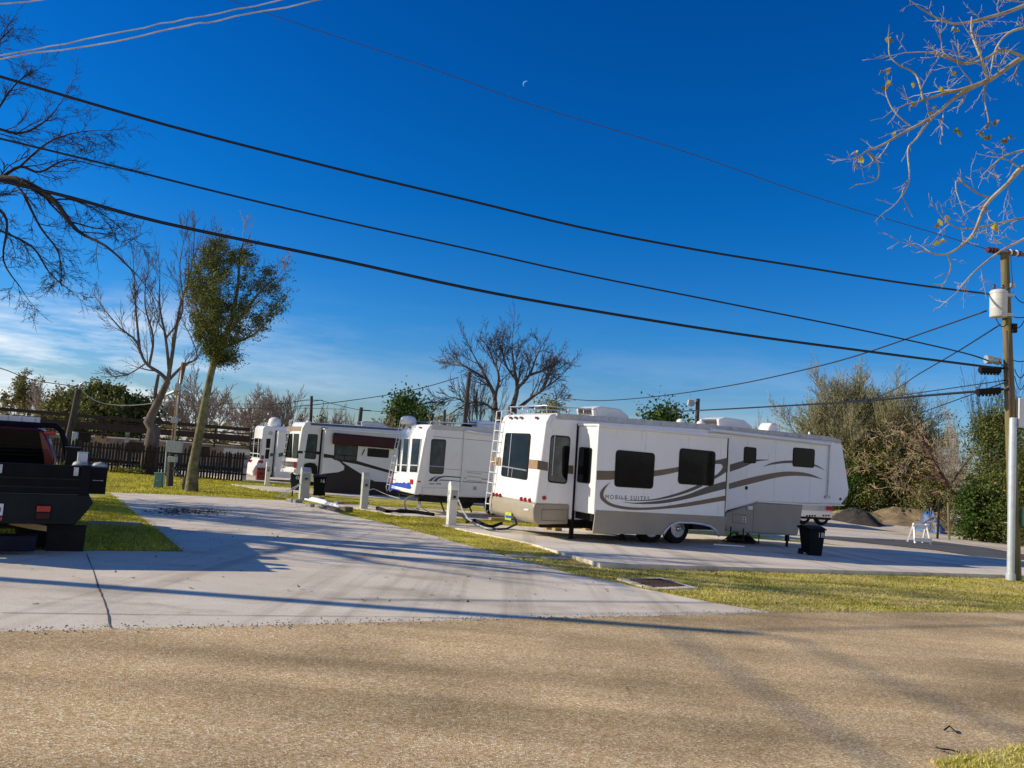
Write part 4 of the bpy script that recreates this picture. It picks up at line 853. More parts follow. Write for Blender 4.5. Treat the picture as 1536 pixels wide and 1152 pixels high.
o,bs_,c=small_pole('short dark pole with a tiny crossarm left of the round green tree',(539,640),(542,611),70,.18)
mb=MB(); mb.box(c.x-bs_.x-.1,c.x-bs_.x+.9,-.05,.05,c.z-bs_.z-.3,c.z-bs_.z-.2); mb.build('crossarm','poled',o)
o,bs_,c=small_pole('short dark stub pole between the plain pole and the bare tree',(666,645),(667,615),60,.12)
o,bs_,c=small_pole('pole with a boxy floodlight above the nearest trailer roof',(1045,640),(1047,598),46,.13)
mb=MB(); q=c-bs_; mb.box(q.x-.62,q.x-.22,-.2,.2,q.z-.45,q.z-.1,.03); fl=mb.build('floodlight','hose',o,bevel=.03); mb=MB(); mb.box(q.x-.58,q.x-.26,-.22,-.2,q.z-.42,q.z-.14); mb.build('lamp_lens','screen',fl); mb=MB(); mb.tube([(q.x-.3,0,q.z-.25),(q.x,0,q.z-.3)],.03,6); mb.build('lamp_arm','under',fl)
o,bs_,c=small_pole('leaning grey wooden pole with curled cable head beside the truck cab',(100,672),(118,584),48,.19,'poled')
q=c-bs_; mb=MB(); mb.tube([q+Vector((0,0,-.2)),q+Vector((.1,0,.35)),q+Vector((.35,0,.5)),q+Vector((.5,0,.2))],.06,8); mb.build('weather_head','galv',o,smooth=True)
mb=MB(); q=AT(112,660,47.7)-bs_; mb.box(q.x-.15,q.x+.15,q.y-.1,q.y+.1,q.z-.6,q.z+.5); mb.build('meter_box','galv',o,bevel=.03)
# service pole with meter boxes
zs=zm(240,540,5.236)
SD=G(253,733)[1]
sv=thing('service_pole','rusty brown service pole with two grey electrical boxes and a floodlight pair on the lawn','service pole',gp(*G(253,733)))
sb=Vector(sv.location)
def LS(q,D=SD): return AT(*zs(*q),D)-sb
mb=MB(); mb.tube([LS((75,990)),LS((90,760)),LS((100,640))],[.15,.12,.10],8); mb.build('post','poled',sv)
mb=MB(); mb.tube([LS((100,640)),LS((135,350)),LS((150,200)),LS((190,20))],[.09,.09,.10,.11],8); mb.build('pole_shaft','polered',sv)
mb=MB(); mb.tube([LS((113,635),SD-.1),LS((140,330),SD-.1),LS((172,80),SD-.1)],.04,8); mb.build('conduit','galv',sv,smooth=True)
for q0,q1 in (((50,632),(160,730)),((62,755),(122,805)),((118,180),(150,245)),((88,447),(124,497))):
    a,b=LS(q0,SD-.25),LS(q1,SD-.25); mb=MB(); mb.box(a.x,b.x,a.y,a.y+.2,b.z,a.z); bx=mb.build('meter_box','galv',sv,bevel=.015)
    mb=MB(); mb.box(a.x+.02,b.x-.02,a.y-.008,a.y,b.z+.03,b.z+.05); mb.build('box_lip','ped',bx)
mb=MB(); mb.tube([LS((50,720)),LS((30,985))],.03,5); mb.tube([LS((125,740)),LS((92,985))],.035,5); mb.tube([LS((60,800)),LS((55,985))],.03,5); mb.build('riser_pipe','galv',sv)
mb=MB(); 
for q0,q1 in (((48,275),(115,250)),((190,250),(255,278))):
    a,b=LS(q0,SD-.2),LS(q1,SD-.2); mb=MB(); mb.tube([a,b],[.05,.09] if q0[0]<100 else [.09,.05],6); mb.build('floodlight','galv',sv)
bp=thing('brace_post','stub post with a slanted pipe braced against the service pole','post',gp(*G(276,737))); bb=Vector(bp.location)
mb=MB(); mb.tube([AT(*zs(190,1025),SD-.6)-bb,AT(*zs(190,920),SD-.6)-bb],.09,8); mb.build('stub','barkl',bp)
mb=MB(); mb.tube([AT(*zs(192,940),SD-.6)-bb,AT(*zs(105,850),SD-.3)-bb],.06,8); mb.build('brace_pipe','truckblue',bp)
g=G(237,733); o=thing('utility_box','small green utility box standing on the lawn left of the service pole','utility box',gp(*g))
mb=MB(); mb.box(-.16,.16,-.12,.12,0,.60,.015); mb.build('box_shell','greenbox',o,bevel=.02); mb=MB(); mb.box(-.17,.17,-.13,.13,.59,.65); mb.build('lid','greenbox',o,bevel=.02); mb=MB(); mb.box(-.03,.03,-.13,-.115,.3,.36); mb.build('latch','galv',o)
# ------------------------------------------------------------------ RV pedestals
def pedestal(label,foot,toppx,wpx,mat,D=None,lean=0):
    g=G(*foot); o=thing('power_pedestal',label,'power pedestal',gp(*g),R(28),'power pedestals at the pads'); D=g[1]
    h=AT(foot[0],toppx,D).z-gz(*g); w=wpx/1150*D/2*.78
    mb=MB(); mb.box(-w,w,-w*.8,w*.8,0,h*.55); mb.build('post',mat,o,bevel=.012)
    mb=MB(); mb.prism_x([(-w*.95,h*.55),(w*.85,h*.55),(w*.85,h*.93),(w*.4,h),(-w*.3,h),(-w*1.1,h*.88)],-w*1.05,w*1.05); hd=mb.build('head',mat,o,bevel=.015)
    mb=MB(); mb.box(-w*.8,w*.8,-w*1.08,-w*.9,h*.6,h*.82); mb.build('cover_door','screen',hd,bevel=.01)
    mb=MB(); mb.box(-w*.35,w*.35,-w*1.13,-w*1.05,h*.64,h*.69); mb.build('outlet','black',hd)
    mb=MB(); mb.box(-w*1.07,-w*1.05,-w*.3,w*.4,h*.70,h*.80); mb.build('warning_plate','galv',hd)
    return o,w,h
pedestal('tall white power pedestal beside the ladder of the nearest trailer',(676,790),722,16,'pedw')
pedestal('slim grey power pedestal between the maroon and blue striped trailers',(545,765),708,13,'ped')
pd,w_,h_=pedestal('wide grey power pedestal in front of the bin marked 16',(455,750),701,17,'ped')
mb=MB()
for dx in (-.9,-.6): mb.tube([(dx-.3,-.1,.0),(-.1,-.05,h_*.55)],.02,5)
mb.build('support_pipe','pvc',pd)
pedestal('small pale power pedestal beside the red cabinet',(400,729),693,8,'pedw')
pedestal('farthest power pedestal at the left end of the trailer row',(365,722),689,8,'ped')
# ------------------------------------------------------------------ wheelie bins
def wbin(label,foot,toppx,txt,rz=R(30)):
    g=G(*foot); s=(AT(foot[0],toppx,g[1]).z-gz(*g)-.05)/1.05
    o=thing('wheelie_bin',label,'bin',gp(g[0],g[1],.03),rz,'wheeled rubbish bins')
    mb=MB(); a=.24*s; b=.31*s
    mb.prism([(-a,-a,.03*s),(a,-a,.03*s),(a,a,.16*s),(-a,a,.16*s)],[(-b,-b,.93*s),(b,-b,.93*s),(b,b*1.1,.93*s),(-b,b*1.1,.93*s)]); mb.build('bin_body','bin',o,bevel=.03*s)
    mb=MB(); mb.prism_x([(-b*1.12,.93*s),(-b*1.15,.955*s),(-b*.3,1.03*s),(b*.5,1.05*s),(b*1.25,1.0*s),(b*1.3,.93*s)],-b*1.1,b*1.1); mb.build('lid','bin',o,bevel=.015*s)
    mb=MB(); mb.tube([(-b*.8,b*1.35,.93*s),(b*.8,b*1.35,.93*s)],.02*s,6); mb.build('handle','bin',o)
    for sx in (-1,1): mb=MB(); mb.lathe([(.12*s,-.03),(.12*s,.03)],(sx*a*1.05,a*1.05,.12*s),'x',16); mb.build('wheel','rubber',o)
    text_part('painted_number',txt,.24*s,'inkw',o,(b*.05,-b*.96-.0,.68*s),(1,0,0),(0,-.08,1),.002)
    return o
wbin('black wheelie bin marked 18 under the nose of the nearest trailer',(1217,836),787,'18',R(12))
wbin('black wheelie bin marked 16 right of the wide grey pedestal',(478,745),711,'16',R(10))
wbin('dark wheelie bin marked 15 left of the wide grey pedestal',(445,737),708,'15',R(-15))
# ------------------------------------------------------------------ bits around the pads
def on(name,label,cat,px,h=.0,rz=0,group=None):
    g=G(*px); return thing(name,label,cat,gp(g[0],g[1],h),rz,group)
# scissor tripod beneath the nose
g=RV1.world(8.35,1.1,0); o=thing('stabiliser_stand','black folding scissor stand under the front of the nearest trailer','stand',gp(g.x,g.y,.06),RV1.rz)
mb=MB()
for sy in (-.3,.3):
    mb.tube([(-.5,sy,.0),(.5,sy,.62)],.018,5); mb.tube([(.5,sy,0),(-.5,sy,.62)],.018,5)
mb.tube([(-.5,-.3,.0),(-.5,-.3,.62)],.018,5); mb.tube([(.5,-.3,0),(.5,-.3,.62)],.018,5); mb.build('cross_brace','black',o)
mb=MB(); mb.blob((0,0,.05),.55,.4,.18,14,6,.15,-.2); mb.build('folded_cover','black',o,smooth=True)
mb=MB(); mb.box(-.55,.55,-.32,.32,.62,.66); mb.build('top_plate','black',o)
# white strip on the pad
g0,g1=G(1070,824),G(1116,827); o=MB(); o.tube([Vector(gp(*g0,.14)),Vector(gp(*g1,.14))],.022,6); o=o.build('metal_bar','pvc'); tag(o,'thin pale bar lying on the pad under the nearest trailer','bar')
# storm drain
o=on('storm_drain','square storm drain with rusty grate and concrete collar in the grass','drain',(985,879),.015,R(28))
mb=MB(); 
for b_ in ((-.47,.47,-.47,-.32),(-.47,.47,.32,.47),(-.47,-.34,-.32,.32),(.34,.47,-.32,.32)): mb.box(b_[0],b_[1],b_[2],b_[3],0,.035)
mb.build('collar','conc',o,bevel=.01)
mb=MB()
for k in range(9): mb.box(-.32+k*.075,-.285+k*.075,-.32,.32,.02,.05)
mb.box(-.34,.34,-.03,.03,.021,.048); gr=mb.build('grate','grate',o); mb=MB(); mb.box(-.34,.34,-.32,.32,.0,.012); mb.build('pit','black',o)
for k,px in enumerate(((782,837),(833,839))):
    o=on('paving_slab',('left' if k==0 else 'right')+' of two flat concrete cover slabs set in the grass strip','slab',px,.012,R(28),'concrete cover slabs in the grass')
    mb=MB(); mb.box(-.27,.27,-.2,.2,0,.035); mb.build('slab_body','block',o,bevel=.01); mb=MB(); mb.box(-.06,.06,-.02,.02,.035,.042); mb.build('lift_slot','curb',o)
o=on('paving_slab','pale slab in the shaded grass beside the truck','slab',(169,787),.012,R(20)); mb=MB(); mb.box(-.5,.5,-.25,.25,0,.03); mb.build('slab_body','block',o,bevel=.01); mb=MB(); mb.box(-.06,.06,-.02,.02,.03,.037); mb.build('lift_slot','curb',o)
# concrete kerb blocks with white pipes
zq=zm(380,640,8.231)
blocks=[((410,880),(600,945),'leftmost cement block beside the wide pedestal'),((660,950),(770,1000),'low cement block second from left, under the white pipes'),((770,950),(925,1020),'middle cement block under the white pipes'),((920,975),(1080,1055),'large cement block at the pipe ends'),((1090,970),(1200,1070),'mossy dark cement block at the right end of the row'),((700,870),(870,905),'cement block behind the white pipes'),((1010,935),(1090,970),'small cement block behind the pipe ends')]
for q0,q1,lb in blocks:
    g=G(*zq((q0[0]+q1[0])/2,q1[1])); w=(q1[0]-q0[0])/8.231/1150*g[1]/2; h=max(.14,(q1[1]-q0[1])/8.231/1150*g[1]*.8)
    o=MB(); o.box(-w,w,-.16,.16,0,h); o=o.build('cement_block','block' if 'mossy' not in lb else 'barkl',bevel=.02); o.location=gp(*g); o.rotation_euler=(0,0,R(-38)); tag(o,lb,'cement block','cement blocks by the wide pedestal')
for k,(q0,q1,lb) in enumerate((((640,895),(1060,985),'front one of three white pipes on the cement blocks'),((700,890),(1030,965),'middle one of three white pipes on the cement blocks'),((720,880),(900,920),'shortest rear white pipe on the cement blocks'))):
    h0=.30+.03*k; g0,g1=G(*zq(*q0),h=h0),G(*zq(*q1),h=h0); o=MB(); o.tube([Vector(gp(*g0,h0)),Vector(gp(*g1,h0))],.036,8); o=o.build('white_pipe','pvc',smooth='auto'); tag(o,lb,'pipe','white pipes on the cement blocks')
for q0,q1,lb in (((485,710),(480,880),'thin dark stake left of the wide pedestal'),((580,890),(572,950),'short pale stake below the wide pedestal'),((470,880),(466,945),'short pale stake left of the cement blocks')):
    g=G(*zq(*q1)); a=AT(*zq(*q1),g[1]); b=AT(*zq(*q0),g[1]); o=MB(); o.tube([Vector((0,0,-.05)),b-Vector(gp(*g))],.03,6); o=o.build('stake','under' if 'dark' in lb else 'hose'); o.location=gp(*g); tag(o,lb,'stake')
# hose coil
g=G(617,770); o=thing('hose_coil','coiled grey hose standing under the rear of the blue striped trailer','hose',gp(*g),R(20))
mb=MB()
for k in range(5):
    r=.31-.015*k; mb.tube([(r*math.cos(a/24*2*math.pi),.03*k-.06,.33+r*math.sin(a/24*2*math.pi)) for a in range(25)],.014,5)
mb.build('coil','hose',o,smooth=True)
mb=MB(); mb.tube([(.4,0,.2),(.7,-.2,.03),(1.1,-.5,.02),(1.4,-.3,.02)],.014,5); mb.build('loose_end','hose',o,smooth=True)
def cable(label,pts,r,mat,name='cable'):
    w=[]
    for x,y,h in pts:
        g=G(x,y,h); w.append(Vector(gp(*g,h)))
    c=w[0].copy(); m=MB(); m.tube([p-c for p in w],r,6); o=m.build(name,mat,smooth=True); o.location=c; return tag(o,label,'cable' if 'cable' in name else 'hose')
cable('thick grey power cord drooping from the tall white pedestal to the pad',[(688,750,.7),(694,765,.45),(702,778,.25),(714,786,.14),(728,792,.13),(745,794,.13)],.03,'hose','power_cable')
cable('black cable snaking along the pad edge behind the nearest trailer',[(686,768,.3),(700,780,.14),(722,789,.13),(742,794,.13),(760,793,.13),(775,786,.3),(772,776,.5)],.03,'wire','power_cable')
cable('black sewer hose bunched beside the tall white pedestal',[(700,783,.15),(712,780,.2),(724,786,.15),(738,790,.14),(752,785,.2)],.05,'rubber','sewer_hose')
cable('blue grey cable drooping between the slim pedestal and the blue striped trailer',[(548,737,.6),(560,733,.7),(580,742,.5),(600,748,.5)],.02,'ped','power_cable')
cable('thin cable hanging down from the slim pedestal',[(550,742,.5),(553,755,.25),(560,765,.06),(572,769,.05)],.018,'hose','power_cable')
cable('black sewer hose lying behind the blue striped trailer',[(566,762,.1),(580,767,.1),(600,766,.12),(622,768,.1),(650,772,.1)],.07,'rubber','sewer_hose')
for px,lb in (((748,783),'pale wooden board on the pad behind the nearest trailer'),((822,797),'left orange wood chock under the nearest trailer'),((835,799),'right orange wood chock under the nearest trailer'),((880,798),'pale wood chock beside the slide jack')):
    g=G(*px); o=MB(); w=.35 if 'board' in lb else .12; o.box(-w,w,-.1,.1,0,.09); o=o.build('wood_block','wood',bevel=.008); o.location=gp(g[0],g[1],.06); o.rotation_euler=(0,0,R(28)); tag(o,lb,'wood block')
# ------------------------------------------------------------------ right background
o=on('barricade','white A-frame barricade with two boards at the gravel edge','barricade',(1379,815),.0,R(-4)); D=G(1379,815)[1]; k=D/1150
mb=MB(); hw=11*k; hh=29*k
for sx in (-1,1):
    mb.tube([(sx*hw,-.35,0),(sx*hw*.8,0,hh)],.045,4); mb.tube([(sx*hw*1.,.45,0),(sx*hw*.8,0,hh)],.045,4)
mb.build('leg','whitep',o)
mb=MB(); mb.box(-hw*1.15,hw*1.15,-.38,-.33,.12*hh,.32*hh); mb.build('lower_board','whitep',o,bevel=.01); mb=MB(); mb.box(-hw,hw,-.09,-.04,.74*hh,.95*hh); mb.build('upper_board','whitep',o,bevel=.01)
for px,tp,lb in (((1406,808),752,'dark thin post left of the tangled brush'),((1424,810),754,'brown thin post right of the dark one by the brush')):
    g=G(*px); b=AT(px[0]+(3 if px[0]<1410 else -2),tp,g[1]); o=MB(); o.tube([(0,0,-.1),tuple(b-Vector(gp(*g)))],.06,6); o=o.build('fence_post','under' if px[0]<1410 else 'pole'); o.location=gp(*g); tag(o,lb,'post','posts by the brush pile')
# earth mounds
def mound(name,label,px0,px1,toppy,mat,seed,depth=2.2,D=None):
    g0,g1=G(*px0),G(*px1)
    if D: g0,g1=(AT(px0[0],px0[1],D).x,D),(AT(px1[0],px1[1],D).x,D)
    c=((g0[0]+g1[0])/2,(g0[1]+g1[1])/2); rx=math.hypot(g1[0]-g0[0],g1[1]-g0[1])/2; h=AT((px0[0]+px1[0])/2,toppy,c[1]).z-gz(*c)
    rnd=random.Random(seed); n,m=36,12; vs=[];fs=[]
    for i in range(m+1):
        t=i/m
        for k_ in range(n):
            a=2*math.pi*k_/n; w=1+.12*math.sin(3*a+seed)+.07*math.sin(7*a)
            vs.append((rx*t*w*math.cos(a),depth*t*w*math.sin(a),h*(math.cos((t**1.3)*math.pi)*.5+.5)*(1+rnd.uniform(-.16,.16)+.15*math.sin(2*a+seed)*t)-.05*t))
    for i in range(m):
        for k_ in range(n): fs.append((i*n+k_,i*n+(k_+1)%n,(i+1)*n+(k_+1)%n,(i+1)*n+k_))
    mb=MB(); mb.add(vs,fs); o=mb.build(name,mat,smooth=True); o.location=gp(*c); o.rotation_euler=(0,0,math.atan2(g1[1]-g0[1],g1[0]-g0[0])); return tag(o,label,'earth mound')
mound('soil_mound','dark heap of soil at the far side of the gravel lot',(1248,783),(1322,784),764,'soil',1,3.5,D=58)
mound('soil_mound','long dry grassy earth bank behind the dark soil heap',(1290,776),(1420,782),764,'mound',4,6,D=62)
mound('soil_mound','low tan earth bank below the bushes, left part',(1240,772),(1330,776),766,'mound',9,5,D=63)
o=mound('blue_tarp','crumpled blue tarpaulin by the tangled brush','' or (1374,787),(1414,789),769,'tarp',5,1.6,D=54); o['category']='tarp'
# white lorry behind the nose of the nearest trailer
_a=AT(1232,779,50); g=(_a.x,50.); D=50.; k=D/1150
o=thing('box_trailer','white work truck seen from behind with red tail lamp, beyond the nearest trailer nose','truck',gp(*g),R(8))
zr_=zm(1190,750,12.8)
def KP(q): p=AT(*zr_(*q),D); return p.x-g[0],p.z-gz(*g)
x0,_=KP((180,200)); x1,z1_=KP((775,110)); zlo=KP((400,325))[1]; zm_=KP((400,200))[1]
x0-=2
mb=MB(); mb.box(x0,x1,0,5,zlo,zm_+.0); mb.build('tail_panel','rv_cap',o,bevel=.03); mb=MB(); mb.box(x0,x1,.02,5,zm_,z1_+.6); mb.build('box_body','ped',o,bevel=.03)
xa,za_=KP((632,120)); xb,zb_=KP((775,205)); mb=MB(); mb.box(xa,xb,-.05,.02,zb_,za_); mb.build('tail_light','red',o,bevel=.02)
mb=MB()
for xx in (225,280,335,390,560,615,670): a,b=KP((xx,285)); mb.box(a,a+.12,-.01,.0,b-.1,b)
mb.build('hole_row','black',o)
mb=MB()
for xx in (460,500,545,600): a,b=KP((xx,120)); c_,d_=KP((xx+22,190)); mb.box(a,c_,-.01,.02,d_,b)
mb.build('louvre','galv',o)
wheel(o,x0+2.3,.7,.5,.5,.3); wheel(o,x1-.4,.7,.5,.5,.3)
mb=MB(); mb.box(x0+1,x1-.1,0.05,.15,.4,zlo); mb.build('rear_bumper','under',o)
# ------------------------------------------------------------------ fence and long building on the left
fA=G(100,704); fB=G(368,723); fa=Vector(fA); fb_=Vector(fB); fd=(fb_-fa); FL=fd.length; fd/=FL
fst=fa-fd*14; FLt=FL+14
ft=thing('picket_fence','dark weathered wooden picket fence along the back of the lawn','fence',gp(fst.x,fst.y),math.atan2(fd.y,fd.x))
mb=MB(); n=int(FLt/.165); rnd=random.Random(3)
slz=(gz(*(fst+fd*FLt))-gz(*fst))/FLt
mb2=MB()
for i in range(n):
    x=i*.165+rnd.uniform(-.015,.015); 
    if rnd.random()<.04: continue
    h=1.75+rnd.uniform(-.09,.07); z0=slz*x; ln=rnd.uniform(-.03,.03); w=.06
    if 8<x-FLt+10<8: continue
    mb.prism([(x-w,-.01,z0+.05),(x+w,-.01,z0+.05),(x+w+ln,-.01,z0+h-.06),(x+ln,-.01,z0+h),(x-w+ln,-.01,z0+h-.06)],[(x-w,.012,z0+.05),(x+w,.012,z0+.05),(x+w+ln,.012,z0+h-.06),(x+ln,.012,z0+h),(x-w+ln,.012,z0+h-.06)])
pk=mb.build('pickets','fence',ft)
for zz in (.4,1.35): mb=MB(); mb.prism([(0,.014,zz),(0,.06,zz),(0,.06,zz+.09),(0,.014,zz+.09)],[(FLt,.014,zz+slz*FLt),(FLt,.06,zz+slz*FLt),(FLt,.06,zz+.09+slz*FLt),(FLt,.014,zz+.09+slz*FLt)]); mb.build('rail','fence',ft)
for i in range(int(FLt/2.4)+1): mb=MB(); x=i*2.4; mb.box(x-.05,x+.05,.06,.16,slz*x,slz*x+1.7); mb.build('post','fence',ft)
# building
A0=AT(0,660,56); A1=AT(395,688,62)
BA=Vector((A0.x-18,55)); BB=Vector((A1.x+4,61)); bdv=BB-BA; BL=bdv.length
zl=zm(0,560,3.84)
bo=thing('long_building','long low weathered building with rusty rails and pipes along its roof, behind the fence','building',gp(BA.x,BA.y),math.atan2(bdv.y,bdv.x))
bz=gz(BA.x,BA.y)
def BH(px,py): p=ONV(px,py,(BA.x,BA.y),(BB.x,BB.y)); return (p.x-BA.x)*bdv.x/BL+(p.y-BA.y)*bdv.y/BL, p.z-bz
def BQ(q): return BH(*zl(*q))
xr_=BQ((1450,330))[0]
h0=BQ((200,290))[1]; h1=BQ((1400,400))[1]
hw=(h0+h1)/2-.5
mb=MB(); mb.box(0,BL,0,6,0,hw); mb.build('wall','wall',bo)
tr0,tr1=BQ((0,205)),BQ((1440,325)); m0,m1=BQ((0,265)),BQ((1440,378))
def beam(a,b,t,name='rail_beam',mat='rust',y=-.3,xs=-10):
    # extrapolate to the left end
    k=(b[1]-a[1])/(b[0]-a[0]); X0_=0; Z0_=a[1]+k*(0-a[0]); mb=MB(); mb.prism([(0,y,Z0_-t),(0,y+.3,Z0_-t),(0,y+.3,Z0_+t),(0,y,Z0_+t)],[(b[0],y,b[1]-t),(b[0],y+.3,b[1]-t),(b[0],y+.3,b[1]+t),(b[0],y,b[1]+t)]); return mb.build(name,mat,bo)
beam(tr0,tr1,.13); beam(m0,m1,.22); 
for k_,(a,b,t) in enumerate((((600,290),(1440,350),.05),((900,345),(1440,395),.05),((900,375),(1440,420),.04),((0,235),(900,300),.03))): beam(BQ(a),BQ(b),t,'pipe')
mb=MB(); 
for i in range(22):
    x=i*2.7; 
    if x>xr_: break
    zt_=tr0[1]+(tr1[1]-tr0[1])*(x-tr0[0])/(tr1[0]-tr0[0]); mb.box(x,x+.09,-.25,-.16,zt_-1.6,zt_)
mb.build('rail_post','rust',bo)
mb=MB(); 
for i in range(10): 
    x=3+i*4.6; z=hw*.75; mb.box(x,x+1.5,-.03,0,z-.6,z+.2)
mb.build('window','rust',bo)
for q0,q1,m_ in (((548,358),(615,395),'tan'),((1345,380),(1440,400),'rv_cap'),((1290,430),(1440,470),'ped'),((725,330),(742,400),'hose'),((455,330),(520,400),'black')):
    a,b=BQ(q0),BQ(q1); mb=MB(); mb.box(a[0],b[0],-.06,0,b[1],a[1]); mb.build('wall_panel',m_,bo)
# ================================================================== TREES
class TreeB:
    def __init__(s,seed): s.r=random.Random(seed); s.mb=MB(); s.tw=MB(); s.tips=[]
    def grow(s,p,d,L,r,lev,P):
        """p start, d dir, L length, r radius"""
        rnd=s.r; n=max(3,int(L/P['seg'])) if lev<P['levels'] else 3
        pts=[p.copy()]; rs=[r]; d=d.normalized(); cur=p.copy()
        for i in range(n):
            j=Vector((rnd.gauss(0,1),rnd.gauss(0,1),rnd.gauss(0,1)))*P['wob']
            d=(d+j+Vector((0,0,P['up'])) ).normalized(); cur=cur+d*(L/n); pts.append(cur.copy()); rs.append(max(P['rmin'],r*(1-(i+1)/n*(1-P['tap']))))
        s.emit(pts,rs,P)
        s.spawn(pts,rs,L,lev,P)
    def emit(s,pts,rs,P):
        k=9 if rs[0]>.15 else (6 if rs[0]>.05 else (4 if rs[0]>.02 else 3))
        (s.mb if rs[0]>P.get('thr',.03) else s.tw).tube(pts,rs,k,cap=False)
    def spawn(s,pts,rs,L,lev,P,start=.25):
        rnd=s.r
        if lev>=P['levels']: s.tips.append(pts[-1]); return
        nb=P['kids'][min(lev,len(P['kids'])-1)]; nb=int(nb+rnd.random())
        for k in range(nb):
            t=start+(1-start)*(k+rnd.random()*.9)/nb; i=min(len(pts)-2,int(t*(len(pts)-1))); f=t*(len(pts)-1)-i
            q=pts[i].lerp(pts[i+1],max(0,min(1,f))); ax=(pts[i+1]-pts[i]).normalized()
            u=ax.orthogonal().normalized(); u.rotate(Matrix.Rotation(rnd.uniform(0,6.283),3,ax))
            ang=R(rnd.uniform(*P['ang'])); dd=ax*math.cos(ang)+u*math.sin(ang)
            rr=max(P['rmin'],rs[i]*rnd.uniform(*P.get('rr',(.32,.58)))); LL=L*rnd.uniform(*P['lr'])*(1-.35*t)
            s.grow(q,dd,LL,rr,lev+1,P)
        # leader continues
        if rnd.random()<P.get('lead',.8): s.grow(pts[-1],(pts[-1]-pts[-2]),L*.55,rs[-1],lev+1,P)
def leaves(mb,pts,n,spread,size,rnd,flat=.6,bias=0):
    zt=max(p_[2] for p_ in pts) if bias else 1
    for _ in range(n):
        c=rnd.choice(pts)
        if bias and rnd.random()<bias*(c[2]/zt)**2: continue
        p=Vector((c[0]+rnd.gauss(0,spread),c[1]+rnd.gauss(0,spread),c[2]+rnd.gauss(0,spread*.8)))
        u=Vector((rnd.gauss(0,1),rnd.gauss(0,1),rnd.gauss(0,1)))
        if u.length<.05: continue
        u.normalize(); v=u.cross(Vector((rnd.gauss(0,1),rnd.gauss(0,1),rnd.gauss(0,1)))).normalized(); s=size*rnd.uniform(.6,1.4)
        mb.add([p-u*s,p+v*s*flat,p+u*s,p-v*s*flat],[(0,1,2,3)])
def finish(t,root,bark,twig,twname='twigs'):
    t.mb.build('trunk',bark,root,smooth=True,fix=False)
    if t.tw.v: t.tw.build(twname,twig,root,fix=False)
def px_limb(t,base,pts,r0,r1,P,lev=1,kidL=None,spread=.0,start=.2):
    """limb surveyed through pixel points (x,y,depth)"""
    w=[AT(x,y,D)-base for x,y,D in pts]; n=len(w); dense=[]
    for i in range(n-1):
        a=w[max(0,i-1)];b=w[i];c=w[i+1];d=w[min(n-1,i+2)]
        for k in range(4):
            s=k/4; dense.append(.5*((2*b)+(c-a)*s+(2*a-5*b+4*c-d)*s*s+(-a+3*b-3*c+d)*s**3))
    dense.append(w[-1]); m=len(dense); rs=[r0+(r1-r0)*i/(m-1) for i in range(m)]
    t.mb.tube(dense,rs,9 if r0>.1 else 6,cap=False); L=sum((dense[i+1]-dense[i]).length for i in range(m-1))
    t.spawn(dense,rs,kidL or L*.6,lev,P,start)
    return dense
# -- tree 1: bare two-stemmed tree by the fence
D1=G(222,712)[1]; b1=Vector(gp(*G(222,712)))
tr1=thing('bare_tree','leafless crooked tree with thick trunk in front of the picket fence','tree',tuple(b1))
zz1=zm(120,300,2.504)
T=TreeB(11); P=dict(seg=.5,wob=.065,up=.09,tap=.35,rmin=.010,levels=5,kids=[5,7,9,5,2],ang=(16,42),lr=(.42,.80),thr=.04)
def q1(x,y,dd=0): a=zz1(x,y); return (a[0],a[1],D1+dd)
T.mb.tube([AT(*q1(x,y))-b1 for x,y in ((250,1040),(262,960),(278,860),(258,835),(285,775),(330,680))],[.68,.46,.38,.31,.23,.18],14,cap=False)
T.mb.tube([AT(*q1(x,y))-b1 for x,y in ((285,775),(283,720),(295,655))],[.14,.11,.09],8,cap=False)
px_limb(T,b1,[q1(330,680),q1(300,650),q1(245,610),q1(210,530),q1(150,480),q1(90,410)],.13,.025,P,2,2.6)
px_limb(T,b1,[q1(225,565),q1(212,440),q1(205,330),q1(200,240)],.08,.02,P,2,2.4)
px_limb(T,b1,[q1(260,620),q1(275,520),q1(245,400),q1(248,300)],.08,.02,P,2,2.2)
px_limb(T,b1,[q1(330,680),q1(345,590),q1(362,480),q1(385,370),q1(430,290),q1(470,190)],.13,.022,P,2,2.6)
px_limb(T,b1,[q1(335,640),q1(322,520),q1(300,400),q1(300,280)],.10,.02,P,2,2.4)
px_limb(T,b1,[q1(322,520),q1(385,420),q1(375,250),q1(390,150)],.06,.018,P,2,2.2)
px_limb(T,b1,[q1(330,680),q1(390,620),q1(440,590),q1(410,500)],.10,.02,P,2,2.0)
px_limb(T,b1,[q1(385,370),q1(420,250),q1(430,120)],.08,.02,P,2,2.0)
px_limb(T,b1,[q1(245,615),q1(180,655),q1(120,665)],.05,.02,P,2,1.6)
finish(T,tr1,'bark1','twig1')
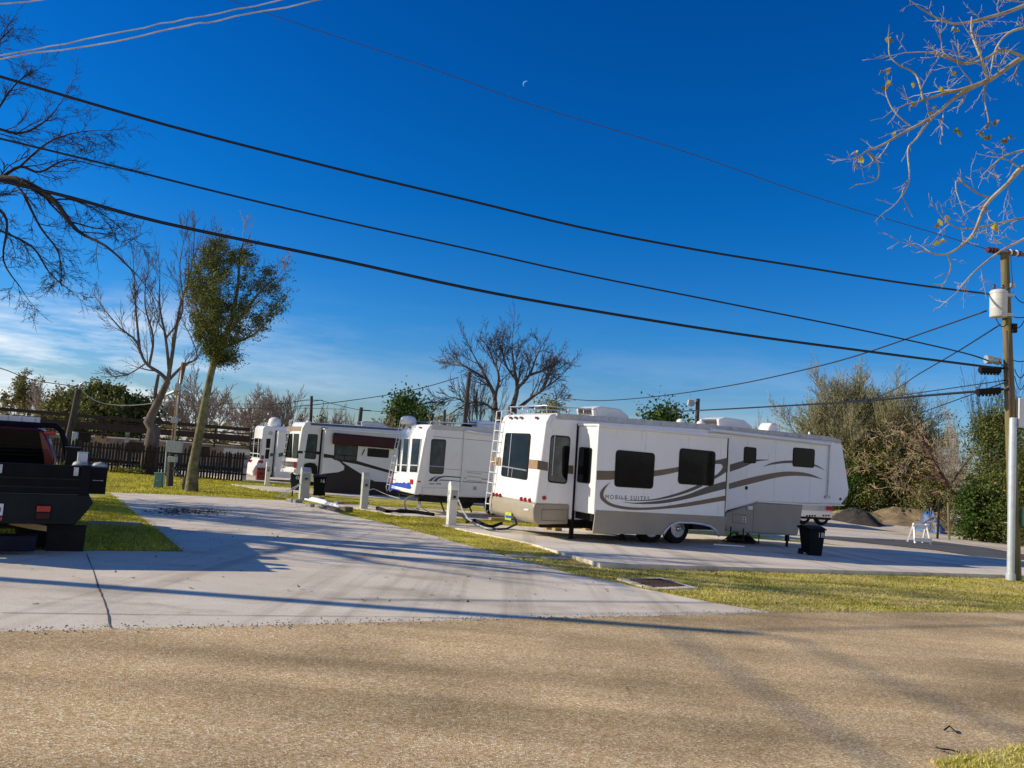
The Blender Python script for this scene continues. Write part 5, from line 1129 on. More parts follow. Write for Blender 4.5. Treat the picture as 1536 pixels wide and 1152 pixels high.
# -- tree 2: slim evergreen
D2=G(285,738)[1]; b2=Vector(gp(*G(285,738)))
tr2=thing('evergreen_tree','slim tree with mossy leaning trunk and dense dark leafy crown','tree',tuple(b2))
T=TreeB(5); P=dict(seg=.4,wob=.09,up=.10,tap=.4,rmin=.008,levels=4,kids=[6,7,5,3],ang=(15,38),lr=(.35,.6),thr=.03)
def q2(x,y,dd=0): a=zz1(x,y); return (a[0],a[1],D2+dd)
T.mb.tube([AT(*q2(x,y))-b2 for x,y in ((418,1097),(425,1000),(448,880),(470,760),(490,660),(505,600))],[.27,.195,.17,.15,.135,.125],14,cap=False)
for pts,r in (([(505,600),(500,500),(490,380),(510,270),(520,190)],.08),([(505,600),(470,520),(455,420),(470,320)],.09),([(505,600),(560,480),(590,350),(600,220),(615,150)],.11),([(540,520),(620,420),(680,340),(740,290)],.08),([(530,560),(600,530),(660,500),(720,440)],.07),([(500,480),(440,420),(440,300)],.06)):
    px_limb(T,b2,[q2(x,y,random.uniform(-.6,.6)) for x,y in pts],r,.02,P,1,2.0,start=.1)
finish(T,tr2,'barkl','twigp')
rnd=random.Random(8); mb=MB()
C2=[]
for i in range(300):       # leaf clusters inside the crown silhouette, ragged at the rim
    v=rnd.uniform(0,1)**.9; y=140+(615-140)*v; k_=min(9,int(v*10)); s=rnd.uniform(-1,1)
    wl=(25,62,85,100,108,108,100,92,62,30)[k_]; wr=(60,120,190,225,232,220,196,160,120,70)[k_]
    x=520+(wr if s>0 else wl)*s; rr=(wr+wl)/2*math.sqrt(max(0,1-(s*.95)**2)); dd=rnd.uniform(-1,1)*rr/2.504/1150*D2
    if s>.45 and rnd.random()<.3: continue
    C2.append((AT(*q2(x,y,dd))-b2,rnd.uniform(.5,1.5)))
def tw_leaves(c,m,n):
    for _ in range(n):            # little sprays: leaves strung along short shoots
        d=Vector((rnd.gauss(0,1),rnd.gauss(0,1),rnd.gauss(.5,.8))).normalized(); L_=rnd.uniform(.12,.42)*m; o_=c+Vector((rnd.gauss(0,.12),rnd.gauss(0,.12),rnd.gauss(0,.12)))*m
        for k in range(7): leaves(mb,[o_+d*L_*k/6],1,.025,.036,rnd,.5)
for c,m in C2: tw_leaves(c,m,int(30*m))
for t_ in T.tips:
    if rnd.random()<.30 and (t_.z+b2.z)<AT(*q2(500,170)).z: tw_leaves(Vector(t_),.6,2)
mb.build('crown','leafd',tr2,fix=False)
# -- big tree off the left edge: limbs reach into the frame and streak the drive with shadow
b3v=Vector(gp(-15.5,15.5)); tr3=thing('bare_tree','large dark leafless tree whose limbs hang in at the top left','tree',tuple(b3v))
T=TreeB(21); P=dict(seg=.22,wob=.15,up=.0,tap=.4,rmin=.0032,levels=5,kids=[5,8,11,8,4],ang=(22,60),lr=(.34,.60),thr=.02)
T.mb.tube([(0,0,-.2),(.1,0,1.5),(.0,.1,3),(.3,0,4.6)],[.62,.5,.44,.4],14,cap=False)
q=AT(-60,262,14.5)-b3v
T.mb.tube([(.3,0,4.6),(1.6,-.1,5.4),(3.2,-.4,5.9),tuple(q)],[.30,.2,.13,.09],10,cap=False)
px_limb(T,b3v,[(-60,262,14.5),(0,268,14.3),(35,272,14.2),(80,300,14),(115,345,13.8),(160,370,13.6),(205,412,13.5)],.085,.010,P,2,1.7)
px_limb(T,b3v,[(0,268,14.3),(30,250,14.4),(60,258,14.6),(100,240,14.8),(150,250,15)],.035,.008,P,2,1.4)
px_limb(T,b3v,[(35,290,14.2),(60,340,14.3),(88,380,14.4),(92,430,14.4)],.028,.008,P,2,1.1)
px_limb(T,b3v,[(-60,262,14.5),(-20,300,14),(10,330,13.8),(5,390,13.6),(30,430,13.5)],.04,.008,P,2,1.3)
px_limb(T,b3v,[(-80,200,15),(-20,190,15),(30,200,15.2),(70,180,15.4),(90,155,15.5)],.04,.008,P,2,1.4)
px_limb(T,b3v,[(-80,150,15),(-30,90,15),(0,60,15.2),(20,40,15.4)],.035,.008,P,2,1.4)
px_limb(T,b3v,[(-20,190,15),(20,130,15),(45,110,15)],.025,.006,P,2,1.0)
px_limb(T,b3v,[(-40,330,14),(10,350,14),(50,372,14),(75,410,14),(110,440,14)],.03,.006,P,2,1.1)
px_limb(T,b3v,[(80,300,14),(110,300,14.2),(150,318,14.3),(190,350,14.4)],.022,.006,P,2,1.1)
px_limb(T,b3v,[(30,250,14.4),(70,215,14.5),(110,200,14.6),(150,195,14.6)],.022,.006,P,2,1.1)
for d_ in ((-.3,.8,1.0),(-1,.2,.8),(.2,-.7,1.1),(.5,.5,1.3),(-.6,-.6,1),(.9,.2,.9),(1.2,.9,.7)):
    T.grow(Vector((.2,0,4.2)),Vector(d_),4.2,.2,1,dict(P,seg=.6,rmin=.011,up=.03,kids=[5,6,5,4],levels=4))
finish(T,tr3,'barkd','barkd')
# a second tree further left casting the streaks across the far drive
b4v=Vector(gp(-24,21)); tr4=thing('bare_tree','tall leafless tree beyond the left edge casting streaky shadows over the drive','tree',tuple(b4v))
T=TreeB(33); P4=dict(seg=.8,wob=.12,up=.03,tap=.45,rmin=.02,levels=4,kids=[6,7,6,4],ang=(25,60),lr=(.45,.7),thr=.05)
T.grow(Vector((0,0,-.2)),Vector((.1,0,1)),5.0,.4,0,dict(P4,wob=.04)); 
for d_ in ((1,.3,.9),(.8,-.5,1),(1,0,.6),(0,1,1),(.3,-.9,.9)): T.grow(Vector((.2,0,3.6)),Vector(d_),4.4,.2,1,P4)
finish(T,tr4,'barkd','barkd')
b6v=Vector(gp(-27,14.6)); tr6=thing('bare_tree','leafless tree beyond the left edge nearer the road, shading the drive','tree',tuple(b6v))
T=TreeB(35); T.grow(Vector((0,0,-.2)),Vector((.1,0,1)),4.2,.36,0,dict(P4,wob=.04,levels=1))
for d_ in ((1,.5,.8),(.8,-.4,1.1),(1,.1,.5),(.2,1,1),(.1,-.9,1)): T.grow(Vector((.2,0,3.2)),Vector(d_),3.8,.16,1,P4)
finish(T,tr6,'barkd','barkd')
# -- tree off the right edge: pale sunlit limbs with a few leaves
b5=Vector(gp(9.6,9.2)); tr5=thing('bare_tree','pale barked tree reaching in at the top right with a few yellowing leaves','tree',tuple(b5))
zr5=zm(1220,0,2.4)
def q5(x,y,D): a=zr5(x,y); return (a[0],a[1],D)
T=TreeB(44); P5=dict(seg=.12,wob=.20,up=.015,tap=.55,rmin=.0026,levels=5,kids=[4,5,5,3,2],ang=(28,70),lr=(.38,.72),thr=.0,rr=(.35,.6))
T.mb.tube([(0,0,-.2),(0,0,1.5),(.1,0,3),(.2,.2,5),(0,.3,7)],[.34,.28,.24,.2,.12],12,cap=False)
for e in (q5(900,150,9),q5(900,560,9.3),q5(900,-60,9)):
    c=AT(*e)-b5; T.mb.tube([(.2,.1,c.z-.7),tuple(c)],[.12,.05],8,cap=False)
def limb5(pts,r0,r1,kl,lev=2,start=.1):
    d=px_limb(T,b5,[q5(x,y,D) for x,y,D in pts],r0,r1,P5,lev,kl,start=start); T.tips.append(d[-1])
limb5([(900,150,9),(758,205,8.8),(690,250,8.7),(630,290,8.6),(540,320,8.5),(460,340,8.5),(395,360,8.4)],.036,.012,.8)
limb5([(640,285,8.6),(560,320,8.6),(500,360,8.5),(430,420,8.4),(330,475,8.3),(250,520,8.2),(190,545,8.1)],.03,.007,.6)
limb5([(205,550,8.1),(235,600,8.1),(225,650,8.1),(150,665,8.1)],.008,.004,.25,3)
limb5([(190,545,8.1),(215,580,8.1),(170,605,8.1),(147,590,8.1)],.008,.004,.2,3)
limb5([(430,420,8.4),(370,500,8.4),(340,540,8.4),(345,650,8.4),(300,730,8.4),(255,765,8.4)],.012,.005,.3,3)
limb5([(345,650,8.4),(320,700,8.4),(357,780,8.4)],.006,.004,.2,3)
limb5([(395,360,8.4),(370,270,8.4),(310,235,8.4),(275,200,8.4),(272,150,8.4)],.012,.005,.3,3)
limb5([(345,450,8.4),(290,400,8.4),(262,340,8.4),(262,310,8.4)],.008,.004,.25,3)
limb5([(630,290,8.6),(600,200,8.6),(570,120,8.7),(570,60,8.7)],.02,.006,.5)
limb5([(600,200,8.6),(540,225,8.6),(470,190,8.6),(462,150,8.6)],.012,.005,.4)
limb5([(900,-60,9),(758,20,9),(640,60,8.9),(500,85,8.8),(385,30,8.7)],.03,.007,.6)
limb5([(758,205,8.8),(680,180,8.7),(620,210,8.7),(540,230,8.7),(430,190,8.6),(330,190,8.6)],.018,.006,.5)
limb5([(850,90,9),(720,110,9),(660,170,9),(640,250,9)],.02,.007,.6)
limb5([(900,560,9.3),(758,600,9.1),(700,660,9),(620,740,8.9),(570,850,8.8),(480,915,8.7),(402,905,8.7)],.030,.007,.6)
limb5([(758,600,9.1),(660,700,9),(600,700,9),(520,650,9),(515,690,9)],.014,.006,.5)
limb5([(900,780,9.2),(758,785,9.1),(640,810,9),(540,825,9),(480,800,9)],.016,.006,.5)
limb5([(900,760,9.2),(758,860,9.1),(680,900,9),(600,960,8.9),(550,1010,8.9),(515,1055,8.9)],.016,.005,.45)
limb5([(758,540,9.2),(690,560,9.2),(640,600,9.2),(600,640,9.2)],.014,.005,.45)
limb5([(625,290,8.6),(615,350,8.6),(630,430,8.6),(625,450,8.6)],.008,.004,.2,3)
limb5([(480,915,8.7),(495,960,8.7),(470,1020,8.7),(430,1022,8.7)],.008,.004,.2,3)
M['twigw']=simple('twig_pale',(.44,.38,.20),.8,var=.3,scale=1)
finish(T,tr5,'barkw','twigw')
rnd=random.Random(2); mb=MB()
for (x,y) in ((270,140),(240,265),(268,255),(262,315),(275,305),(355,385),(285,485),(310,478),(150,550),(165,572),(510,268),(500,262),(525,485),(520,475),(605,480),(627,495),(628,452),(655,448),(685,512),(712,498),(490,790),(480,785),(455,805),(455,875),(440,885),(462,870),(368,295),(500,110),(515,112),(640,820),(650,815),(440,395),(430,410),(470,330)):
    for k in range(3):
        p=AT(*q5(x+rnd.uniform(-8,8),y+rnd.uniform(-8,8),8.45))-b5; leaves(mb,[p],1,.01,.036,rnd,.75)
mb.build('leaves','leafy',tr5,fix=False)
# -- background trees
def bg_tree(name,label,px,D,toppy,wpx,bark,twig,seed,P=None,leaf=None,nleaf=0,lsize=.16,trunk_px=None,rad=None,up=.05,group=None,low=.25,kids=(6,6,5,4),ang=(18,45)):
    c=AT(px[0],px[1],D); b=Vector((c.x,D,gz(c.x,D))); o=thing(name,label,'tree',tuple(b),group=group)
    H_=AT(px[0],toppy,D).z-b.z; W_=wpx/1150*D/2; T=TreeB(seed)
    PP=dict(seg=H_*.06,wob=.065,up=up+.02,tap=.35,rmin=max(.012,D*.00026),levels=4,kids=list(kids),ang=(16,42),lr=(.45,.75),thr=.06)
    if P: PP.update(P)
    r=rad or H_*.022
    # build at unit scale then fit to the surveyed height/width
    T.mb.tube([(0,0,-.2),(.1,0,H_*low*.5),(.0,.1,H_*low)],[r*1.2,r,r*.85],9,cap=False)
    nl=kids[0]
    for i_ in range(nl):
        a_=2*math.pi*(i_+T.r.random()*.7)/nl; t_=R(T.r.uniform(ang[0]*.6,ang[1]*1.05)) if i_ else R(4)
        T.grow(Vector((0,.05,H_*low*T.r.uniform(.75,1.0))),Vector((math.cos(a_)*math.sin(t_),math.sin(a_)*math.sin(t_),math.cos(t_))),H_*(1-low)*T.r.uniform(.5,.72),r*.5,1,PP)
    al=T.mb.v+T.tw.v; zz=sorted(v[2] for v in al); mz=zz[int(len(zz)*.995)]; xx=sorted(abs(v[0]) for v in al); mx=xx[int(len(xx)*.985)]
    sz=H_/mz; sx=min(1.6,max(.5,W_/max(mx,.1)))
    f=lambda v:(v[0]*sx,v[1]*sx,v[2]*sz)
    T.mb.v=[f(v) for v in T.mb.v]; T.tw.v=[f(v) for v in T.tw.v]; tips=[f(v) for v in T.tips]
    finish(T,o,bark,twig)
    if leaf and nleaf:
        mb=MB(); rn=random.Random(seed+1); mb_t=[t for t in tips]; leaves(mb,mb_t,nleaf,W_*.07,lsize,rn,bias=1.05 if leaf=='leafr' else 0); mb.build('crown',leaf,o,fix=False)
    return o
def bush(name,label,px,D,toppy,wpx,leaf,n,lsize,seed,bark='barkd',cat='tree',irr=.25,botpy=None,group=None):
    """dense crown: clumps of leaves over an uneven volume, on a short branched trunk"""
    c=AT(px[0],px[1],D); b=Vector((c.x,D,gz(c.x,D))); o=thing(name,label,cat,tuple(b),group=group)
    H_=AT(px[0],toppy,D).z-b.z; W_=wpx/1150*D/2; rn=random.Random(seed)
    z0=0.15*H_ if botpy is None else AT(px[0],botpy,D).z-b.z
    cl=[]
    for i in range(46):
        a=rn.uniform(0,6.283); zf=rn.uniform(0,1); rr=math.sqrt(max(0,1-(2*zf-1)**2*.85))*rn.uniform(.35,1)*(1+rn.uniform(-irr,irr))
        cl.append((math.cos(a)*rr*W_*.85,math.sin(a)*rr*W_*.7,z0+(H_-z0)*zf*.93))
    mb=MB(); per=n//len(cl)
    for k in cl:
        s=(H_-z0)*.09*rn.uniform(.6,1.5); leaves(mb,[k],int(per*rn.uniform(.5,1.5)),s,lsize,rn)
    mb.build('crown',leaf,o,fix=False)
    mb=MB(); mb.tube([(0,0,-.2),(.1,0,z0+.2*H_),(0,.1,H_*.7)],[H_*.04,H_*.03,.04],8)
    for k in cl[:14]: mb.tube([(0,0,z0+.1*H_),(k[0]*.5,k[1]*.5,(z0+k[2])/2+.2),k],[H_*.02,H_*.012,.02],5)
    mb.build('trunk',bark,o); return o
bt=bg_tree
# big bare tree in the middle
D=75
zm7=zm(440,480,3.34); D7=75; c7=AT(772,650,D7); b7=Vector((c7.x,D7,gz(c7.x,D7))); tr7=thing('bare_tree','big wide spreading leafless tree behind the two nearest trailers','tree',tuple(b7))
T=TreeB(71); P7=dict(seg=.9,wob=.085,up=.03,tap=.35,rmin=.019,levels=5,kids=[5,8,10,6,3],ang=(20,50),lr=(.40,.72),thr=.06)
def q7(x,y,d=0): a=zm7(x,y); return (a[0],a[1],D7+d)
st=AT(*q7(1080,600))-b7
T.mb.tube([(0,0,-.3),tuple(st),tuple(AT(*q7(1100,430))-b7)],[.8,.6,.42],12,cap=False); T.mb.tube([tuple(st),tuple(AT(*q7(1012,450))-b7)],[.45,.32],10,cap=False)
for pts,r,kl in (([(1012,450),(1005,370),(965,290),(930,225),(900,170)],.26,4.5),([(1005,400),(1030,290),(1000,200),(975,140)],.16,4),([(975,300),(890,250),(830,215),(800,210)],.13,4),([(1100,430),(1122,340),(1105,230),(1095,130)],.28,4.5),([(1122,340),(1180,280),(1215,190),(1240,140)],.18,4),([(1115,300),(1060,220),(1050,160)],.12,3.6),([(1130,440),(1200,385),(1270,335),(1330,290)],.2,4.5),([(1250,350),(1290,260),(1320,200)],.12,3.6),([(1012,460),(950,415),(870,420),(790,470)],.14,3.6),([(1180,280),(1260,250),(1320,215)],.1,3.4),([(870,420),(810,390),(740,400)],.08,3.0),([(1150,430),(1250,440),(1340,400)],.08,3.)):
    px_limb(T,b7,[q7(x,y,random.uniform(-2,2) if k else 0) for k,(x,y) in enumerate(pts)],r,.04,P7,2,kl)
finish(T,tr7,'bark7','twig7')
bt('bare_tree','smaller leafless tree leaning left beside the plain dark pole',(716,640),72,535,80,'barkd','barkd',74,rad=.24,kids=(6,6,5,4),ang=(20,70),low=.3)
bush('conifer_tree','thin brown conifer tip right of the big bare tree',(823,640),64,598,16,'leafo',1500,.12,5)
bush('evergreen_tree','rounded bright green tree right of the short crossarm pole',(606,650),74,592,66,'leafg',9000,.16,9,irr=.3)
bush('evergreen_tree','narrow dark green tree overlapping the rounded one',(632,650),72,608,28,'leafg',3500,.14,19)
bt('bare_tree','low olive brown tree left of the rounded green one',(585,650),70,620,50,'bark','twigo',23,leaf='leafo',nleaf=1500,lsize=.1)
bt('bare_tree','low russet bush right of the narrow green tree',(662,650),66,617,36,'bark','twigt',24,leaf='leafo',nleaf=900,lsize=.1)
bush('evergreen_tree','dark green tree top showing above the nearest trailer roof',(997,660),70,604,64,'leafg',7000,.16,29)
bt('bare_tree','pale leafless tree left of the small dark pole',(425,650),84,587,62,'twigp','twigp',31,kids=(7,7,6,4))
bt('bare_tree','pale leafless tree right behind the evergreen trunk',(375,650),82,583,84,'twigp','twigp',32,kids=(7,7,6,4))
bt('bare_tree','bushy leafless tree directly behind the service pole',(300,655),76,562,130,'twigt','twigp',33,kids=(9,8,6,4),ang=(25,65))
bt('bare_tree','little pale leafless tree between the two small poles',(496,650),84,609,40,'twigp','twigp',34)
bt('bare_tree','low haze of pale twigs beside the short crossarm pole',(522,650),84,618,30,'twigp','twigp',37)
bt('bare_tree','tiny dark tree behind the thin pole',(476,650),80,622,22,'barkd','twigo',38,leaf='leafg',nleaf=700,lsize=.12)
bt('bare_tree','tall greenish thin tree at the far left edge',(22,650),78,558,64,'twigo','twigo',35,leaf='leafo',nleaf=2600,lsize=.12)
bt('bare_tree','pinkish leafless tree between the far left tree and the dark oak',(58,650),76,572,60,'twigp','twigp',36)
bush('evergreen_tree','olive rounded tree left of the dark oak',(95,650),72,583,66,'leafo',6000,.14,41)
bush('evergreen_tree','wide dark green oak behind the long building',(160,650),68,577,140,'leafd',22000,.15,42,irr=.3)
bush('evergreen_tree','left shoulder of dark foliage beside the wide oak',(122,650),70,585,70,'leafd',8000,.15,43)
bt('bare_tree','sparse leafless tree just above the nearest trailer air conditioner',(1150,660),76,625,40,'twigp','twigp',45)
bt('bare_tree','faint leafless twigs above the roof rail of the nearest trailer',(858,660),72,632,50,'twigp','twigp',46)
# right hand mass
bt('bare_tree','tall broad tree with hazy leafless top and olive leaves at the right',(1292,760),72,566,185,'bark','twigh',51,leaf='leafr',nleaf=30000,lsize=.075,rad=.4,kids=(15,12,9,6,3),ang=(5,60),low=.2,P=dict(levels=5,rmin=.016,up=.05))
bt('bare_tree','leafless haze of branches on the left shoulder of the broad tree',(1248,760),70,604,84,'twigh','twigh',52,leaf='leafr',nleaf=9000,lsize=.075,kids=(10,10,8,5),ang=(5,60),P=dict(levels=5,rmin=.014))
bush('evergreen_tree','dark green bushy tree below the broad leafless crown',(1300,770),68,655,130,'leafr',26000,.085,53,irr=.3,botpy=770)
bush('evergreen_tree','olive green tree right of the broad leafless crown',(1345,775),68,622,90,'leafr',22000,.08,54,irr=.3,botpy=775)
bush('evergreen_tree','darker green shrub mass by the earth mound',(1268,772),67,690,70,'leafg',10000,.08,55,irr=.3,botpy=772)
bush('evergreen_tree','ivy covered leafy tree behind the utility pole',(1500,800),46,612,100,'leafd',28000,.07,56,irr=.3,botpy=800)
bush('evergreen_tree','leafy shrub right of the utility pole foot',(1545,815),42,640,90,'leafd',16000,.065,57,irr=.3,botpy=815)
bush('evergreen_tree','low dark shrub under the ivy covered tree',(1470,808),45,720,80,'leafg',8000,.09,58,irr=.3,botpy=808)
bush('evergreen_tree','low dark shrub row beyond the fence posts',(1400,785),64,700,90,'leafo',11000,.08,59,irr=.3,botpy=790)
bt('bare_tree','slender leafless tree between the olive tree and the ivy tree',(1400,780),66,628,60,'twigo','twigo',61,kids=(7,6,5,4))
bt('bare_tree','leafless tree standing up behind the ivy covered tree',(1492,760),64,548,100,'barkd','barkd',62,rad=.25,kids=(7,6,5,4),ang=(25,65))
bt('bare_tree','second slender leafless tree behind the fence posts',(1432,780),62,622,60,'twigp','twigp',63,kids=(7,6,5,4))
# fallen tree with tangled dry branches
gb=G(1462,806); bf=Vector(gp(*gb)); fo=thing('fallen_tree','fallen tree with broken reddish trunk and tangled dry branches','fallen tree',tuple(bf))
T=TreeB(81); Pf=dict(seg=.5,wob=.20,up=-.05,tap=.4,rmin=.014,levels=5,kids=[6,7,8,6,3],ang=(20,70),lr=(.35,.7),thr=.05); Df=gb[1]
zf_=zm(1130,540,3.783)
def qf(x,y,dd=0): a=zf_(x,y); return (a[0],a[1],Df+dd)
d=px_limb(T,bf,[qf(1210,880),qf(1150,780),qf(1090,690),qf(1030,590),qf(970,470)],.22,.09,Pf,2,2.6)
for pts in ([(1090,690),(980,640),(860,600),(760,560)],[(1040,600),(960,540),(850,480),(700,430)],[(1150,780),(1030,760),(900,740),(760,720)],[(970,480),(900,420),(820,390)],[(1150,780),(1260,700),(1340,640),(1400,560)],[(1180,830),(1290,800),(1380,780),(1440,800)],[(1200,850),(1300,880),(1380,930),(1430,990)],[(1150,800),(1080,860),(1010,900),(960,930)],[(1110,720),(1180,620),(1260,520),(1300,440)],[(1060,640),(1000,560),(960,470),(920,400)],[(1190,860),(1210,930),(1240,1000)],[(1160,800),(1140,880),(1120,960)],[(1090,690),(900,660),(720,640),(600,600)]):
    px_limb(T,bf,[qf(x,y,random.uniform(-1,1)) for x,y in pts],.09,.02,Pf,2,2.3)
finish(T,fo,'barkf','twigf')
# distant wood closing the horizon
mb=MB(); rn=random.Random(90)
pts=[]
for i in range(260):
    a=R(-80+160*i/259); dd=150+rn.uniform(-15,15); pts.append((math.sin(a)*dd,math.cos(a)*dd,gz(0,60)+rn.uniform(0,3.5)))
for p in pts: leaves(mb,[p],26,1.7,.7,rn)
o=mb.build('distant_wood','leafo',fix=False); tag(o,'low distant tree line along the horizon','trees',kind='stuff')
# weeds and ground plants along the fence
mb=MB(); rn=random.Random(91); pts=[]
for i in range(60):
    x_=rn.uniform(.25,.75); p=fst+fd*(FLt*(.42+.35*rn.random()))+Vector((rn.uniform(-.3,.3),-.7)); pts.append(gp(p.x,p.y,.15))
leaves(mb,pts,2600,.16,.05,rn); o=mb.build('weeds','grass2',fix=False); tag(o,'weeds growing along the foot of the picket fence','weeds',kind='stuff')
# ------------------------------------------------------------------ grass blades
def inside(p,poly):
    x,y=p; c=False; n=len(poly); j=n-1
    for i in range(n):
        xi,yi=poly[i]; xj,yj=poly[j]
        if (yi>y)!=(yj>y) and x<(xj-xi)*(y-yi)/(yj-yi)+xi: c=not c
        j=i
    return c
ex_polys=[drive_poly,road_poly,pad1]+[[wp(RV2,-1.2,-1.6),wp(RV2,26,-1.6),wp(RV2,26,3.4),wp(RV2,-2.4,3.4)],[wp(RV3,-1.6,-2.6),wp(RV3,32,-2.6),wp(RV3,32,3.4),wp(RV3,-2.6,3.4)]]
def grass(name,label,region,n,hgt,mat,seed,incl,wid=.006,excl=ex_polys,lift=.012,edge=0):
    rn=random.Random(seed); x0,x1,y0,y1=region; V=[];Fc=[]; k=0; tries=0
    while k<n and tries<n*6:
        tries+=1; x,y=rn.uniform(x0,x1),rn.uniform(y0,y1)
        if incl and not inside((x,y),incl): continue
        jx,jy=x+rn.gauss(0,.05),y+rn.gauss(0,.05)
        if any(inside((jx,jy),e) for e in excl): continue
        k+=1; z=gz(x,y)+lift
        for _ in range(3):
            a=rn.uniform(0,6.283); h=hgt*rn.uniform(.4,1.3); w=wid*rn.uniform(.7,1.4)*(1+y*.06); lx,ly=rn.gauss(0,.6)*h,rn.gauss(0,.6)*h; bx,by=x+rn.gauss(0,.03),y+rn.gauss(0,.03)
            ca,sa=math.cos(a)*w,math.sin(a)*w; b=len(V); V+=[(bx-ca,by-sa,z),(bx+ca,by+sa,z),(bx+lx,by+ly,z+h)]; Fc.append((b,b+1,b+2))
    me=bpy.data.meshes.new(name); me.from_pydata(V,[],Fc); me.materials.append(M[mat]); o=bpy.data.objects.new(name,me); C.objects.link(o); return tag(o,label,'grass',kind='stuff')
grass('grass_blades','short patchy grass on the lawn strip by the road',(-3,15,9.5,21),30000,.034,'grass1',1,lawn_poly)
grass('grass_blades','short grass along the drive and between the trailer pads',(-12,3,16,34),20000,.04,'grass2',2,lawn_poly)
grass('grass_blades','bright green grass on the lawn in front of the picket fence',(-28,-8,26,49),22000,.06,'grass2',3,lawn_poly,.008)
grass('grass_blades','shaded grass beside the truck',(-12,-4,11,26),14000,.05,'grass2',4,lawn_poly)
grass('grass_blades','grass in the near corner of the road',(2.4,5.5,3.8,7.5),5000,.03,'grass1',5,verge_poly,.004,[],.06)
mb=MB(); rn=random.Random(12)
for i in range(900):
    k_=rn.randrange(len(edge_fine)-1); x,y=edge_fine[k_]; x+=rn.gauss(0,.15); y+=rn.gauss(.03,.05)
    z_=rn.uniform(.004,.014); c=Vector(gp(x,y,.046)); mb.add([c+Vector((-z_,0,0)),c+Vector((0,-z_,0)),c+Vector((z_,0,0)),c+Vector((0,z_,0)),c+Vector((0,0,z_))],[(0,1,4),(1,2,4),(2,3,4),(3,0,4)])
o=mb.build('loose_gravel','block',fix=False); tag(o,'loose stones and grit along the broken edge of the road','gravel',kind='stuff')
# fallen leaves and a stick on the paving
mb=MB(); rn=random.Random(5)
for i in range(1500):
    x,y=rn.uniform(-11,14),rn.uniform(9,28)
    if inside((x,y),drive_poly) and rn.random()<.45: continue
    onl=not inside((x,y),drive_poly)
    if inside((x,y),road_poly) or inside((x,y),pad1): continue
    c=Vector(gp(x,y,.05 if onl else .036)); a=rn.uniform(0,6.28); s=rn.uniform(.015,.035); u=Vector((math.cos(a),math.sin(a),rn.uniform(-.2,.4)))*s; v=Vector((-math.sin(a),math.cos(a),0))*s*.6
    mb.add([c-u,c+v,c+u+Vector((0,0,.012)),c-v],[(0,1,2,3)])
o=mb.build('fallen_leaves','leafo',fix=False); tag(o,'scattered dry leaves lying on the driveway and the grass','leaves',kind='stuff')
mb=MB(); rn=random.Random(6); pts=[]
for i in range(60):
    p=G(rn.gauss(283,26),rn.gauss(769,2.6)); pts.append(gp(p[0],p[1],.032))
for c_p in pts:
    for _ in range(12):
        q_=Vector(c_p)+Vector((rn.gauss(0,.3),rn.gauss(0,.25),0)); a_=rn.uniform(0,6.28); z_=rn.uniform(.03,.07); q_.z=gz(q_.x,q_.y)+.033; u_=Vector((math.cos(a_),math.sin(a_),.15))*z_; v_=Vector((-math.sin(a_),math.cos(a_),.1))*z_*.6; mb.add([q_-u_,q_-v_,q_+u_,q_+v_],[(0,1,2,3)])
o=mb.build('leaf_litter','soil',fix=False); tag(o,'dark patch of leaf litter on the far driveway','leaf litter',kind='stuff')
o=MB(); o.tube([gp(*G(1404,1135),.06),gp(*G(1412,1140),.07),gp(*G(1425,1140),.065),gp(*G(1440,1143),.06)],.006,5); o=o.build('fallen_twig','barkd'); tag(o,'crooked dark twig at the grass edge of the road','twig')
o=MB(); o.tube([gp(*G(1416,1106),.05),gp(*G(1424,1104),.07),gp(*G(1436,1110),.05)],.007,5); o=o.build('fallen_twig','barkd'); tag(o,'small dark twig on the bare road','twig')
# ------------------------------------------------------------------ moon
mp=AT(789,126,1000); rr=1000/1150*5.2
n=20; outer=[]; inner=[]
for i in range(n+1):
    a=R(55+ (185)*i/n); outer.append((math.cos(a)*rr,math.sin(a)*rr)); 
for i in range(n+1):
    t=i/n; a=R(55+185*t); k_=1-.42*math.sin(math.pi*t); inner.append((math.cos(a)*rr*k_*1.,math.sin(a)*rr*k_))
vs=[(x,0,z) for x,z in outer]+[(x,0,z) for x,z in inner]
mb=MB(); mb.add(vs,[(i,i+1,n+1+i+1,n+1+i) for i in range(n)]); 
mm,nt,bs=new_mat('moonlight'); em=nt.nodes.new('ShaderNodeEmission'); v=tco(nt); r_=ramp(nt,[(.3,(.10,.32,.80)),(.7,(.22,.48,.95))],noise(nt,v,.5)); nt.links.new(r_.outputs[0],em.inputs[0]); em.inputs[1].default_value=.9; nt.links.new(em.outputs[0],nt.nodes['Material Output'].inputs[0]); M['moon']=mm
o=mb.build('moon','moon',fix=False); o.location=mp; tag(o,'pale blue crescent moon high in the sky','moon')
